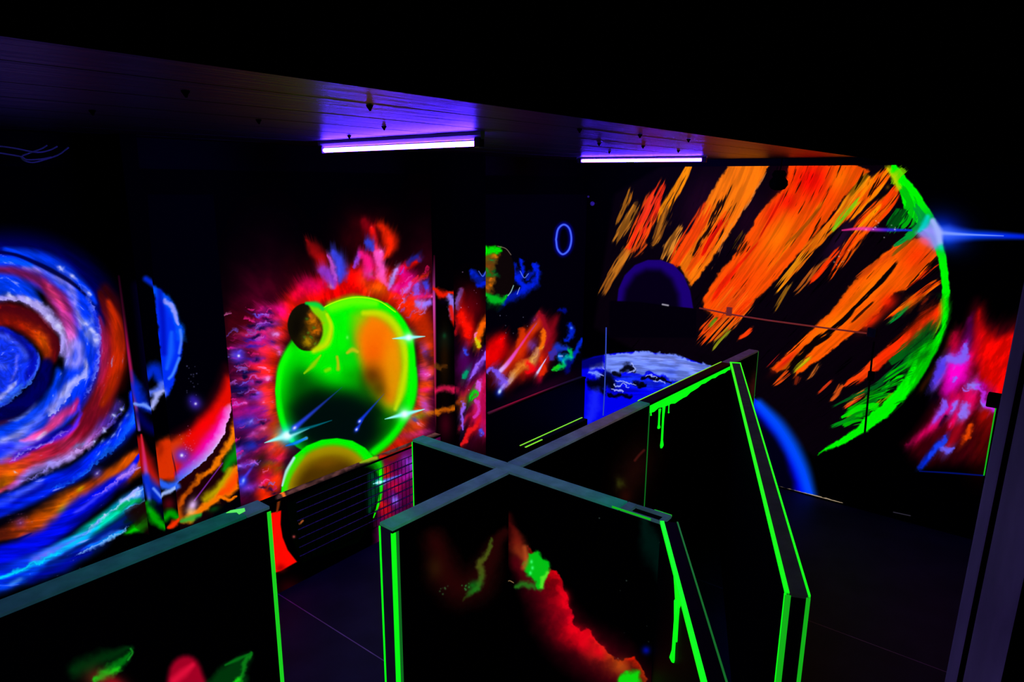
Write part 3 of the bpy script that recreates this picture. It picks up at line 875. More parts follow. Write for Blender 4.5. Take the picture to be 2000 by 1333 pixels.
def paint_planet(c):
    """the green planet with its burning nebula"""
    w2, w3, w4 = (4, 5, 0), (0, 6, 3), (8, 6, 2)
    # dark red haze
    c.blob(670, 575, 150, 60, 0, (95, 0, 10), .8, warp=w4)
    c.blob(720, 470, 55, 45, 60, (80, 0, 6), .8, warp=w4)
    c.blob(505, 710, 62, 160, 5, (125, 0, 55), .9, warp=w4)
    c.blob(505, 860, 80, 120, 0, (95, 5, 90), .9, warp=w4)
    c.blob(480, 640, 50, 40, 0, (85, 2, 8), .7, warp=w4)
    c.blob(830, 600, 45, 130, 0, (90, 0, 25), .8, warp=w4)
    c.blob(815, 800, 60, 110, 0, (80, 0, 40), .8, warp=w4)
    # red corona
    c.line([(520, 980), (530, 930), (545, 860), (528, 780), (528, 720), (545, 655), (575, 605), (625, 580), (680, 560), (740, 558), (790, 590), (825, 640), (835, 700), (830, 760),
            (815, 820), (780, 865), (745, 890)], [16, 18, 16, 14, 18, 20, 24, 26, 30, 30, 30, 22, 16, 14, 16, 20, 20],
           [(255, 40, 0), (235, 30, 0), (255, 60, 0), (255, 60, 0), (255, 40, 0), (255, 30, 0), (255, 25, 0), (255, 15, 0), (255, 0, 0), (255, 20, 0), (255, 30, 0), (235, 40, 0), (220, 50, 0), (235, 70, 0), (235, 60, 0), (215, 30, 0), (210, 20, 0)],
           1, .75, (4, 0, 0))
    c.blob(690, 560, 70, 26, -8, (255, 0, 0), .95)
    c.blob(738, 568, 26, 18, 0, (255, 110, 0), .85)
    c.blob(712, 550, 14, 12, 0, (255, 80, 10), .7)
    # flames on top
    for p, wd, cl in (([(600, 470), (620, 495), (632, 520), (640, 545)], [3, 12, 13, 6], (165, 8, 8)),
                      ([(712, 435), (722, 460), (730, 490)], [6, 12, 8], (120, 0, 12)),
                      ([(742, 445), (760, 465), (762, 490), (752, 505)], [7, 13, 13, 5], (255, 35, 0)),
                      ([(728, 450), (732, 480), (742, 500)], [3, 7, 6], (240, 15, 10)),
                      ([(820, 512), (800, 522), (785, 526)], [4, 6, 6], (255, 10, 0)),
                      ([(835, 540), (820, 548), (808, 560)], [3, 5, 5], (210, 40, 0)),
                      ([(640, 560), (610, 565), (580, 580)], [10, 14, 10], (240, 0, 60))):
        c.line(p, wd, cl, .95, .9, w2)
    c.blob(610, 560, 24, 14, 10, (255, 0, 110), .8, warp=w3)
    FL = (([(630, 530), (648, 545), (652, 562)], [10, 15, 6], (140, 50, 205)),
                      ([(655, 495), (665, 515), (672, 540), (666, 552)], [8, 12, 11, 7], (60, 70, 250)),
                      ([(642, 500), (652, 520), (656, 545)], [3, 5, 4], (200, 80, 210)),
                      ([(715, 475), (725, 482), (732, 488)], [5, 11, 5], (50, 70, 250)),
                      ([(705, 500), (698, 515), (694, 525)], [5, 5, 3], (150, 70, 255)),
                      ([(708, 498), (722, 512), (720, 540), (735, 545)], [7, 10, 11, 5], (250, 20, 130)),
                      ([(740, 495), (745, 520), (748, 545), (762, 565)], [7, 9, 8, 5], (255, 85, 200)),
                      ([(775, 525), (770, 545), (763, 562)], [4, 6, 4], (175, 150, 255)),
                      ([(785, 530), (800, 545), (795, 560), (770, 568)], [8, 12, 12, 8], (240, 0, 130)),
                      ([(806, 552), (798, 565), (785, 570)], [4, 6, 3], (185, 130, 255)),
                      ([(833, 555), (834, 568)], [6, 5], (50, 70, 250)),
                      ([(818, 560), (812, 575), (805, 572)], [6, 6, 3], (130, 90, 255)),
                      ([(815, 588), (825, 598), (840, 592)], [5, 8, 5], (140, 110, 255)),
                      ([(800, 515), (812, 505), (822, 510)], [5, 5, 4], (30, 30, 140)))
    for p, wd, cl in FL:
        c.line(p, wd, cl, .95, .9, w3)
    c.blob(648, 562, 8, 4, 10, (190, 180, 255), .95, warp=(0, 2, 2))
    c.blob(720, 537, 10, 6, 20, (190, 160, 255), .9, warp=(0, 3, 2))
    c.blob(725, 539, 4, 4, 0, (230, 200, 255), .9)
    c.blob(664, 538, 8, 10, 0, (50, 80, 255), .8)
    c.blob(772, 566, 6, 4, 0, (220, 170, 255), .9)
    c.blob(822, 596, 10, 4, 10, (190, 180, 255), .9, warp=(0, 3, 2))
    c.star(811, 608, 4, (120, 60, 200))
    c.line([(845, 580), (800, 582), (770, 584)], [3, 4, 2], (255, 40, 110), .9, .9)
    c.blob(795, 548, 26, 20, 0, (235, 0, 110), .55, warp=w3)
    c.blob(722, 522, 20, 24, 0, (235, 10, 110), .5, warp=w3)
    c.blob(826, 575, 16, 14, 0, (220, 20, 160), .6, warp=w3)
    c.specks(790, 560, 40, 35, 12, (235, 200, 255), 1.2, 21)
    # left nebula: pink and blue wisps running towards the planet
    rg = np.random.RandomState(5)
    for k in range(26):
        y = 605 + k * 11.5 + rg.randn() * 5
        x1 = 548 - 26 * math.sin((y - 600) / 290 * math.pi) + rg.randn() * 4
        L = 30 + 55 * rg.rand()
        col = [(255, 20, 150), (225, 20, 160), (140, 50, 230), (200, 30, 200), (255, 60, 140), (230, 30, 90)][rg.randint(6)]
        c.line([(x1, y), (x1 - L * .5, y + 4 + rg.randn() * 4), (x1 - L, y + 9 + rg.randn() * 6)], [6 + 4 * rg.rand(), 6, 1], col, .4 + .5 * rg.rand(), .9, w3, cloud=.4)
        if k % 2 == 0:
            c.line([(x1 - 10, y + 6), (x1 - 26, y + 10), (x1 - 44, y + 11)], [3, 5, 2], (10, 10, 120) if rg.rand() < .6 else (20, 30, 220), .8, .9, w3)
    for x, y, rx, ry, cl in ((555, 612, 14, 16, (255, 0, 160)), (520, 622, 14, 10, (190, 0, 100)), (532, 615, 7, 6, (50, 5, 60)), (537, 642, 14, 5, (10, 10, 130)), (536, 672, 14, 6, (10, 10, 120)), (542, 658, 14, 8, (205, 70, 210)), (545, 682, 10, 6, (215, 70, 220)),
                             (508, 715, 18, 6, (220, 30, 20)), (470, 760, 24, 16, (3, 8, 60)), (482, 758, 7, 8, (10, 30, 200)), (520, 745, 16, 8, (255, 20, 160)), (524, 740, 4, 4, (255, 160, 230)),
                             (470, 790, 24, 10, (235, 10, 140)), (505, 778, 14, 7, (110, 50, 230)), (480, 805, 30, 8, (200, 10, 120)), (480, 822, 26, 14, (45, 40, 215)), (492, 826, 8, 7, (90, 90, 255)), (518, 838, 14, 11, (220, 60, 130)), (500, 848, 6, 5, (190, 90, 220)),
                             (522, 800, 12, 8, (130, 20, 160)), (485, 868, 20, 14, (8, 10, 90)), (495, 872, 10, 8, (20, 60, 230)), (470, 880, 14, 7, (130, 60, 240)), (480, 910, 20, 7, (120, 60, 230)), (470, 892, 12, 5, (120, 110, 255)), (545, 880, 26, 16, (225, 30, 10)), (535, 878, 6, 6, (255, 80, 120)),
                             (515, 895, 18, 12, (30, 20, 0)), (530, 905, 14, 5, (140, 120, 0)), (545, 915, 16, 5, (90, 120, 0)), (528, 928, 16, 10, (190, 0, 90)), (500, 945, 26, 8, (120, 20, 120)), (490, 952, 14, 6, (110, 60, 240)), (475, 975, 24, 12, (90, 0, 50)), (530, 950, 16, 12, (200, 30, 0)), (545, 935, 12, 20, (255, 60, 0))):
        c.blob(x, y, rx, ry, -12, cl, .85, warp=w3)
    c.star(468, 696, 14, (70, 50, 230))
    c.star(476, 941, 12, (30, 60, 255), (160, 190, 255))
    c.line([(505, 900), (480, 935)], [1, 3], (70, 60, 255), .8, .9)
    c.blob(545, 848, 12, 22, 10, (255, 110, 20), .8)
    # right side of the planet
    for x, y, rx, ry, cl in ((830, 690, 6, 20, (110, 60, 230)), (828, 730, 12, 14, (200, 50, 200)), (838, 705, 8, 14, (30, 0, 20)), (840, 740, 10, 6, (60, 0, 40)), (832, 762, 14, 5, (235, 20, 120)), (826, 790, 10, 16, (150, 60, 220)), (842, 780, 8, 14, (90, 0, 60)), (832, 805, 6, 8, (160, 80, 255)),
                             (800, 835, 26, 10, (180, 60, 10)), (820, 812, 12, 6, (90, 160, 20)), (812, 820, 8, 7, (20, 60, 190)), (838, 808, 14, 5, (230, 120, 0)), (800, 850, 26, 8, (225, 50, 110)), (825, 845, 18, 7, (200, 40, 140)), (840, 862, 16, 10, (50, 0, 30)), (770, 872, 30, 10, (190, 20, 0)), (780, 660, 1, 1, (0, 0, 0))):
        c.blob(x, y, rx, ry, -10, cl, .85, warp=w3)
    rad = lambda X, Y: ((X - 680), (Y - 740) * .9)
    c.smear((440, 400, 860, 985), rad, 13, .9, 7, True, .65, 6.0, 3)
    c.grain((440, 400, 860, 985), lambda X, Y: (np.hypot(X - 680, Y - 740), np.arctan2(Y - 740, X - 680) * 170), .78, 1.12, (34., 16.), 1, (255, 150, 235), .74)
    for p, wd, cl in FL:
        c.line(p, np.array(wd) * .8, cl, .5, .9, w3)
    rg = np.random.RandomState(9)
    for k in range(46):
        y = 600 + 365 * rg.rand()
        x1 = 540 - 24 * math.sin((y - 600) / 290 * math.pi) - 85 * rg.rand() ** 1.3
        L = 12 + 16 * rg.rand()
        cl = [(255, 120, 210), (190, 110, 255), (110, 100, 255), (255, 30, 150), (120, 120, 255), (235, 60, 160)][rg.randint(6)]
        c.edge([(x1, y), (x1 - L * .5, y - 3 + 5 * rg.rand()), (x1 - L, y + 5 * rg.rand())], [4, 6, 3], cl, .45 + .45 * rg.rand(), 1 if rg.rand() < .5 else -1, (0, 8, 4), 1.2, 1)
        if k % 2:
            c.blob(x1 - 6, y + 9, 9, 4, -10, (6, 4, 50), .8, warp=(0, 7, 3))
    for x, y, cl in ((470, 690, (110, 90, 255)), (478, 790, (255, 90, 200)), (505, 770, (130, 90, 255)), (492, 826, (130, 130, 255)), (470, 912, (150, 110, 255)), (540, 655, (230, 150, 240)), (548, 690, (240, 120, 230)), (525, 742, (255, 150, 230)), (518, 836, (240, 110, 170))):
        c.blob(x, y, 6, 4, -10, cl, .85, warp=(0, 5, 3))
    c.star(468, 696, 13, (75, 55, 235))
    c.blob(476, 941, 8, 11, 20, (30, 60, 255), .9)
    c.blob(477, 940, 3, 5, 20, (150, 180, 255), 1)
    for k in range(22):
        x, y = 770 + 72 * rg.rand(), 515 + 95 * rg.rand()
        cl = [(240, 60, 170), (185, 130, 255), (255, 20, 100), (120, 90, 255), (255, 30, 30)][rg.randint(5)]
        c.edge([(x, y), (x - 6, y + 9), (x - 13, y + 14)], [4, 6, 3], cl, .4 + .4 * rg.rand(), 1, (0, 7, 4), 1.2, 1)
    # planet body
    P = [(539, 763), (544, 728), (555, 697), (574, 667), (598, 633), (624, 607), (655, 590), (690, 580), (716, 580), (740, 586), (758, 595), (778, 612), (795, 635), (806, 662), (812, 700), (812, 745),
         (806, 785), (790, 822), (765, 856), (735, 882), (716, 892), (690, 890), (640, 892), (590, 880), (560, 850), (545, 810)]
    c.poly(P, (0, 250, 0), 1, 2, None, 4)
    # dark lower bowl fading upward into green
    c.blob(655, 825, 92, 66, -8, (0, 12, 4), 1.0, p=1.6)
    c.blob(610, 790, 52, 50, 0, (0, 14, 3), .95, p=1.4)
    c.blob(700, 850, 70, 46, -25, (0, 12, 6), .95, p=1.5)
    c.blob(748, 800, 34, 50, 10, (0, 30, 4), .85, p=1.3)
    c.blob(590, 745, 30, 40, 10, (0, 70, 4), .75)
    c.blob(720, 750, 40, 40, 0, (0, 60, 4), .7)
    c.poly([(575, 800), (640, 772), (690, 768), (735, 800), (720, 870), (640, 890), (580, 850)], (0, 12, 10), .9, 26, None, 4)
    c.blob(688, 735, 24, 22, 20, (0, 165, 0), .7, warp=(4, 4, 0))
    c.blob(640, 712, 44, 18, 12, (0, 240, 0), .75, warp=(6, 5, 0))
    c.blob(697, 662, 16, 30, 0, (0, 170, 25), .6)
    c.blob(680, 700, 26, 16, 0, (0, 205, 10), .6, warp=(4, 4, 0))
    c.blob(760, 812, 16, 30, 25, (0, 100, 0), .7)
    # orange flank
    c.poly([(690, 618), (712, 606), (740, 610), (766, 624), (786, 652), (797, 692), (795, 742), (786, 778), (770, 806), (748, 792), (728, 762), (712, 722), (700, 680), (690, 645)], (150, 200, 0), .85, 16, (3, 0, 0), 4)
    c.poly([(706, 640), (722, 618), (742, 620), (760, 632), (776, 658), (784, 700), (782, 745), (772, 782), (756, 788), (738, 762), (718, 730), (706, 700), (700, 668)], (250, 130, 0), .97, 15, (3, 0, 0), 4)
    c.blob(738, 662, 34, 36, 10, (255, 112, 0), .9)
    c.blob(768, 700, 16, 40, 0, (245, 150, 0), .8)
    c.blob(730, 690, 22, 26, 0, (250, 90, 0), .7)
    c.blob(728, 735, 24, 26, -15, (95, 42, 0), .85)
    c.blob(742, 762, 22, 26, -15, (60, 50, 0), .75)
    c.blob(770, 745, 14, 40, 0, (225, 150, 0), .85)
    c.line([(712, 612), (745, 614), (772, 634), (790, 672), (794, 715), (786, 765), (774, 800)], [5, 8, 8, 7, 6, 8, 4], (215, 230, 0), .8, 1)
    c.line([(756, 597), (776, 615), (793, 640), (804, 670), (808, 738), (803, 785)], [5, 6, 6, 7, 8, 6], (0, 255, 0), .95, .8)
    c.line([(650, 600), (690, 589), (735, 593)], [11, 12, 7], (110, 255, 0), .85, .9)
    c.line([(604, 628), (640, 598), (690, 582), (738, 587), (774, 610)], 1.2, (200, 255, 0), .9, .8)
    c.line([(812, 720), (812, 752), (806, 787), (788, 826), (762, 860), (732, 885)], [3, 6, 7, 7, 8, 8], (0, 250, 0), .95, .8)
    c.line([(544, 770), (549, 722), (566, 685), (586, 655)], [4, 6, 7, 6], (10, 255, 0), .95, .8)
    c.line([(545, 760), (548, 800), (558, 838), (572, 862)], [4, 6, 6, 5], (0, 255, 0), .95, .8)
    c.line([(680, 690), (690, 684), (700, 688)], [3, 5, 3], (200, 190, 20), .9, .9)
    c.line([(660, 698), (662, 710), (662, 722)], [3, 3, 4], (190, 190, 10), .9, .9)
    c.line([(645, 722), (638, 725)], 4, (150, 220, 0), .8, .9)
    c.line([(628, 695), (612, 715), (596, 730)], [2, 5, 2], (150, 210, 0), .9, .8)
    c.blob(680, 660, 3, 4, 0, (100, 255, 80), .8)
    # small moon
    m = (602, 640)
    c.blob(m[0], m[1], 38, 47, 0, (0, 230, 0), 0)
    c.poly([(602, 592), (620, 594), (636, 606), (647, 622), (651, 645), (646, 668), (632, 682), (612, 686), (590, 684), (574, 668), (565, 648), (564, 628), (572, 608), (586, 596)], (18, 14, 2), 1, 1.6, None, 4)
    c.poly([(602, 592), (622, 594), (640, 608), (650, 630), (648, 660), (636, 680), (612, 688), (625, 670), (632, 650), (628, 628), (612, 610)], (110, 235, 0), .97, 3, None, 4)
    c.line([(640, 615), (649, 640), (640, 672), (615, 686)], [3, 5, 7, 6], (200, 235, 0), .9, .9)
    c.blob(612, 632, 14, 20, 20, (235, 130, 0), .85, warp=(0, 6, 4), cloud=.5)
    c.blob(604, 668, 20, 13, 20, (200, 150, 0), .85, warp=(0, 6, 4), cloud=.5)
    c.blob(622, 645, 9, 16, 10, (250, 120, 0), .85, warp=(0, 5, 4), cloud=.5)
    c.blob(608, 618, 5, 8, 0, (230, 110, 10), .8, warp=(0, 4, 3))
    for x, y in ((610, 660), (604, 650), (614, 640), (600, 625), (596, 660), (618, 672)):
        c.blob(x, y, 4, 3, 20, (70, 120, 20), .8, warp=(0, 3, 2))
    c.blob(582, 640, 14, 34, 10, (8, 5, 0), .7)
    c.line([(600, 593), (622, 596), (632, 604)], [3, 6, 4], (0, 215, 60), .9, .9)
    # lower planet on the wall
    Q = [(550, 975), (552, 948), (560, 920), (576, 892), (600, 872), (630, 860), (660, 857), (690, 862), (715, 876), (735, 898), (748, 925), (752, 960), (752, 1000), (550, 1000)]
    c.poly(Q, (0, 245, 0), 1, 1.6, None, 1)
    c.poly([(560, 990), (564, 945), (578, 912), (602, 886), (632, 873), (662, 871), (690, 880), (712, 900), (728, 935), (732, 990)], (165, 135, 0), .97, 7, None, 3)
    c.poly([(572, 990), (578, 945), (600, 912), (640, 897), (680, 900), (705, 925), (715, 990)], (70, 42, 0), .95, 16, None, 3)
    c.blob(640, 905, 34, 14, -10, (120, 75, 0), .7)
    c.line([(553, 950), (562, 922), (576, 896)], [2, 4, 3], (190, 230, 255), .95, .8)
    c.line([(556, 965), (566, 930), (590, 893)], [3, 6, 6], (70, 220, 0), .8, .9)
    # flares, comets
    c.flare(800, 660, 13, 32, -4, (120, 255, 120))
    c.flare(792, 810, 15, 40, -14, (120, 255, 150))
    c.flare(562, 852, 20, 46, -18, (0, 230, 255))
    c.line([(575, 868), (600, 857)], [1, 3], (120, 220, 255), .9, .9)
    c.line([(560, 872), (580, 866), (602, 856)], [1, 4, 1], (0, 120, 255), .9, .9)
    c.line([(570, 846), (610, 835), (650, 822)], [4, 2.5, .6], (0, 110, 130), .9, .9)
    c.comet(670, 757, 577, 837, 5, (40, 70, 255))
    c.comet(752, 770, 704, 824, 3.5, (20, 60, 255))
    c.comet(712, 820, 698, 840, 3.5, (20, 60, 255))
    c.line([(845, 560), (848, 620), (850, 700), (850, 760)], 1.2, (250, 40, 110), 0, .8)


def paint_planet_cover(c):
    """the same planet carried down over the front of the radiator cover"""
    w3 = (0, 6, 3)
    c.poly([(736, 880), (860, 840), (860, 1050), (735, 1075)], (95, 0, 75), .9, 12, (4, 5, 0))
    for x, y, rx, ry, cl in ((755, 925, 14, 16, (230, 20, 0)), (765, 895, 20, 8, (120, 20, 0)), (790, 930, 22, 9, (170, 20, 170)), (800, 905, 14, 20, (150, 60, 230)), (770, 950, 16, 12, (220, 10, 60)), (800, 960, 16, 16, (90, 0, 60)), (772, 980, 10, 14, (120, 60, 240)), (755, 1000, 14, 16, (190, 10, 20)), (745, 985, 10, 14, (225, 20, 20)), (790, 990, 20, 14, (60, 0, 40)),
                             (835, 930, 14, 30, (120, 0, 90))):
        c.blob(x, y, rx, ry, -20, cl, .85, warp=w3)
    c.blob(772, 978, 6, 7, 0, (150, 120, 255), .9)
    c.line([(748, 943), (770, 934), (785, 928)], [5, 3, 1], (90, 120, 255), .9, .9)
    c.poly([(560, 985), (590, 970), (720, 905), (740, 918), (744, 950), (738, 985), (725, 1020), (700, 1060), (590, 1100), (570, 1050)], (0, 2, 0), 1, 2, None, 1)
    c.line([(720, 892), (738, 905), (744, 928)], [6, 9, 6], (0, 215, 0), .95, .8)
    c.line([(743, 918), (745, 950), (741, 980), (730, 1012)], [4, 4, 3, 1], (20, 250, 0), 1, .6)
    c.line([(705, 908), (722, 905), (736, 915)], [4, 8, 6], (0, 120, 0), .8, 1)
    c.line([(728, 930), (731, 965), (722, 1000)], [8, 12, 4], (0, 70, 40), .8, 1)
    c.flare(741, 943, 8, 12, -14, (0, 220, 220))
    # red crescent at the left end
    c.poly([(520, 1005), (549, 998), (548, 1025), (552, 1050), (562, 1075), (580, 1098), (548, 1116), (520, 1125)], (255, 8, 0), 1, 1.6, None, 1)
    c.blob(548, 1110, 10, 8, 0, (150, 0, 0), .8)
    c.line([(545, 975), (543, 990), (541, 1000)], [3, 3, 2], (130, 50, 10), .9, .8)
    c.line([(592, 1018), (586, 1024)], 2, (180, 90, 40), .9, .8)
    c.blob(574, 1049, 3, 3, 0, (190, 70, 70), .9)
    c.blob(565, 1150, 24, 20, 0, (40, 0, 4), .8)


def paint_sill(c):
    c.line([(545, 972), (620, 940), (690, 910), (740, 888), (860, 842)], 6, (112, 66, 66), .9, .9, (0, 3, 1), cloud=.35)  # pinkish light on the shelf top, painted in
    c.line([(742, 893), (760, 893), (790, 880), (812, 868)], [4, 7, 5, 2], (215, 25, 8), .9, .7, (0, 3, 1))
    c.line([(704, 903), (722, 897), (735, 895)], [3, 6, 4], (150, 190, 20), .95, .8)
    c.line([(545, 963), (552, 964), (556, 972)], [2, 4, 3], (255, 120, 40), .95, .7)


def paint_right_pilaster(c, face):
    w3 = (0, 6, 3)
    if face == 'return':
        c.line([(848, 500), (848, 580), (849, 680), (850, 760), (850, 860)], [1.5, 2.5, 2.5, 2, 1.5], [(50, 0, 20), (220, 70, 190), (190, 40, 80), (150, 20, 60), (90, 10, 40)], .95, .9)
        c.line([(847, 565), (858, 572), (872, 576), (890, 572)], [4, 9, 6, 5], (240, 25, 0), .95, .8, w3)
        c.line([(878, 582), (884, 590), (886, 620)], [6, 8, 4], (150, 120, 245), .95, .8, w3)
        c.line([(880, 600), (886, 625), (892, 640)], [4, 6, 4], (230, 15, 0), .9, .8)
        c.blob(866, 590, 8, 6, 0, (10, 0, 25), .5)
        c.blob(868, 657, 4, 6, 0, (0, 120, 60), .9)
        c.blob(868, 665, 12, 20, 0, (0, 30, 20), .6)
        c.line([(848, 715), (862, 720), (872, 716)], [3, 5, 3], (110, 60, 10), .8, .9, w3)
        c.line([(848, 762), (870, 758), (892, 762)], [6, 7, 6], (225, 20, 80), .9, .9, w3)
        c.line([(848, 805), (868, 803), (892, 795)], [4, 5, 5], (225, 110, 0), .9, .9, w3)
        c.blob(868, 700, 10, 60, 0, (50, 20, 0), .5)
        c.blob(870, 830, 14, 30, 0, (70, 0, 20), .7)
    else:
        c.blob(918, 600, 30, 40, 0, (120, 0, 10), .8, warp=w3)
        c.blob(935, 800, 24, 70, 0, (170, 0, 60), .75, warp=w3)
        c.blob(905, 720, 20, 60, 0, (70, 0, 60), .8, warp=w3)
        for p, wd, cl in (([(900, 570), (905, 620), (920, 650)], [5, 12, 10], (150, 5, 5)), ([(898, 605), (908, 630), (915, 660), (918, 670)], [8, 14, 14, 8], (255, 12, 0)),
                          ([(950, 620), (940, 640), (932, 660), (934, 680)], [6, 9, 6, 5], (255, 90, 0)), ([(905, 690), (918, 720), (940, 705), (952, 680)], [8, 18, 16, 8], (75, 0, 85)),
                          ([(952, 690), (945, 705), (930, 720), (915, 742)], [4, 5, 5, 3], (140, 80, 250)), ([(948, 735), (935, 760), (930, 800), (938, 830)], [10, 14, 12, 8], (225, 15, 90)),
                          ([(952, 770), (946, 800), (950, 850)], [8, 8, 8], (205, 10, 90)), ([(905, 870), (915, 850), (930, 830), (940, 815)], [4, 5, 6, 3], (230, 15, 20)),
                          ([(892, 760), (905, 770), (918, 760)], [4, 6, 4], (190, 10, 60)), ([(895, 790), (905, 780), (900, 800)], [5, 6, 4], (230, 90, 0)),
                          ([(898, 570), (894, 590), (893, 600)], [5, 5, 3], (130, 90, 200)), ([(895, 625), (890, 650)], [4, 4], (180, 10, 20)),
                          ([(895, 840), (915, 815), (925, 800)], [3, 5, 4], (220, 20, 60))):
            c.line(p, wd, cl, .95, .8, w3, cloud=.3)
        for x, y, rx, ry, cl in ((930, 655, 4, 5, (255, 130, 190)), (932, 668, 4, 6, (210, 220, 0)), (908, 684, 6, 8, (40, 60, 220)), (913, 725, 5, 5, (0, 150, 130)), (908, 735, 5, 5, (0, 150, 70)), (935, 752, 4, 6, (215, 80, 245)), (932, 790, 5, 8, (210, 60, 190)), (924, 770, 10, 6, (0, 195, 20)), (918, 780, 7, 6, (0, 170, 20)), (930, 778, 3, 3, (10, 60, 0)),
                                 (902, 805, 4, 16, (160, 90, 255)), (905, 830, 3, 18, (60, 50, 180)), (940, 845, 6, 5, (70, 70, 240)), (935, 700, 3, 4, (20, 0, 40)), (915, 800, 8, 10, (40, 0, 30)), (918, 870, 14, 12, (50, 0, 25))):
            c.blob(x, y, rx, ry, 0, cl, .85, warp=(0, 4, 3))
        c.line([(918, 770), (926, 764), (932, 772), (924, 780), (916, 783)], 2.5, (0, 230, 10), .9, .8, (0, 4, 2))
        c.smear((885, 560, 955, 900), lambda X, Y: (.35 + 0 * X, -.93 + 0 * Y), 14, .9, 6, False, .75, 4.0, 2)
        for p, wd, cl in (([(952, 690), (944, 702), (934, 712), (928, 724), (918, 738)], [4, 4, 3, 4, 2], (150, 95, 255)), ([(900, 612), (908, 632), (915, 655)], [5, 8, 6], (255, 15, 0)), ([(947, 632), (938, 652), (933, 668)], [5, 6, 4], (255, 100, 0)), ([(932, 662), (934, 676)], [3, 4], (215, 215, 10)), ([(931, 652), (930, 658)], [3, 3], (255, 120, 190)),
                          ([(935, 745), (934, 762)], [4, 4], (215, 90, 250)), ([(903, 790), (904, 815), (905, 840)], [3, 3, 2], (150, 95, 255)), ([(932, 785), (936, 800), (928, 812)], [3, 5, 3], (210, 50, 190)), ([(902, 868), (915, 850), (928, 832)], [3, 4, 3], (235, 20, 25)), ([(940, 842), (942, 850)], [4, 4], (70, 70, 240)), ([(909, 684), (911, 690)], [4, 4], (50, 70, 240)), ([(911, 728), (906, 738)], [4, 4], (0, 160, 110))):
            c.line(p, wd, cl, .9, .8, (0, 6, 3))
        c.edge([(916, 782), (920, 771), (928, 765), (934, 770), (930, 779), (920, 784)], [5, 6, 6, 5, 5, 4], (0, 225, 15), .95, -1, (0, 5, 3), 1.3, .9)
        # blue wisps of the small planet
        c.line([(915, 528), (925, 540), (940, 545), (950, 535)], [3, 8, 8, 4], (0, 35, 235), .9, .9, (0, 8, 3), cloud=.3)
        c.line([(930, 558), (942, 555), (952, 550)], [5, 6, 4], (0, 30, 230), .9, .9, w3)
        c.line([(935, 530), (943, 540), (949, 530)], 1, (90, 120, 255), .8, .8)
        c.specks(925, 700, 18, 80, 22, (220, 160, 230), 1.0, 31)


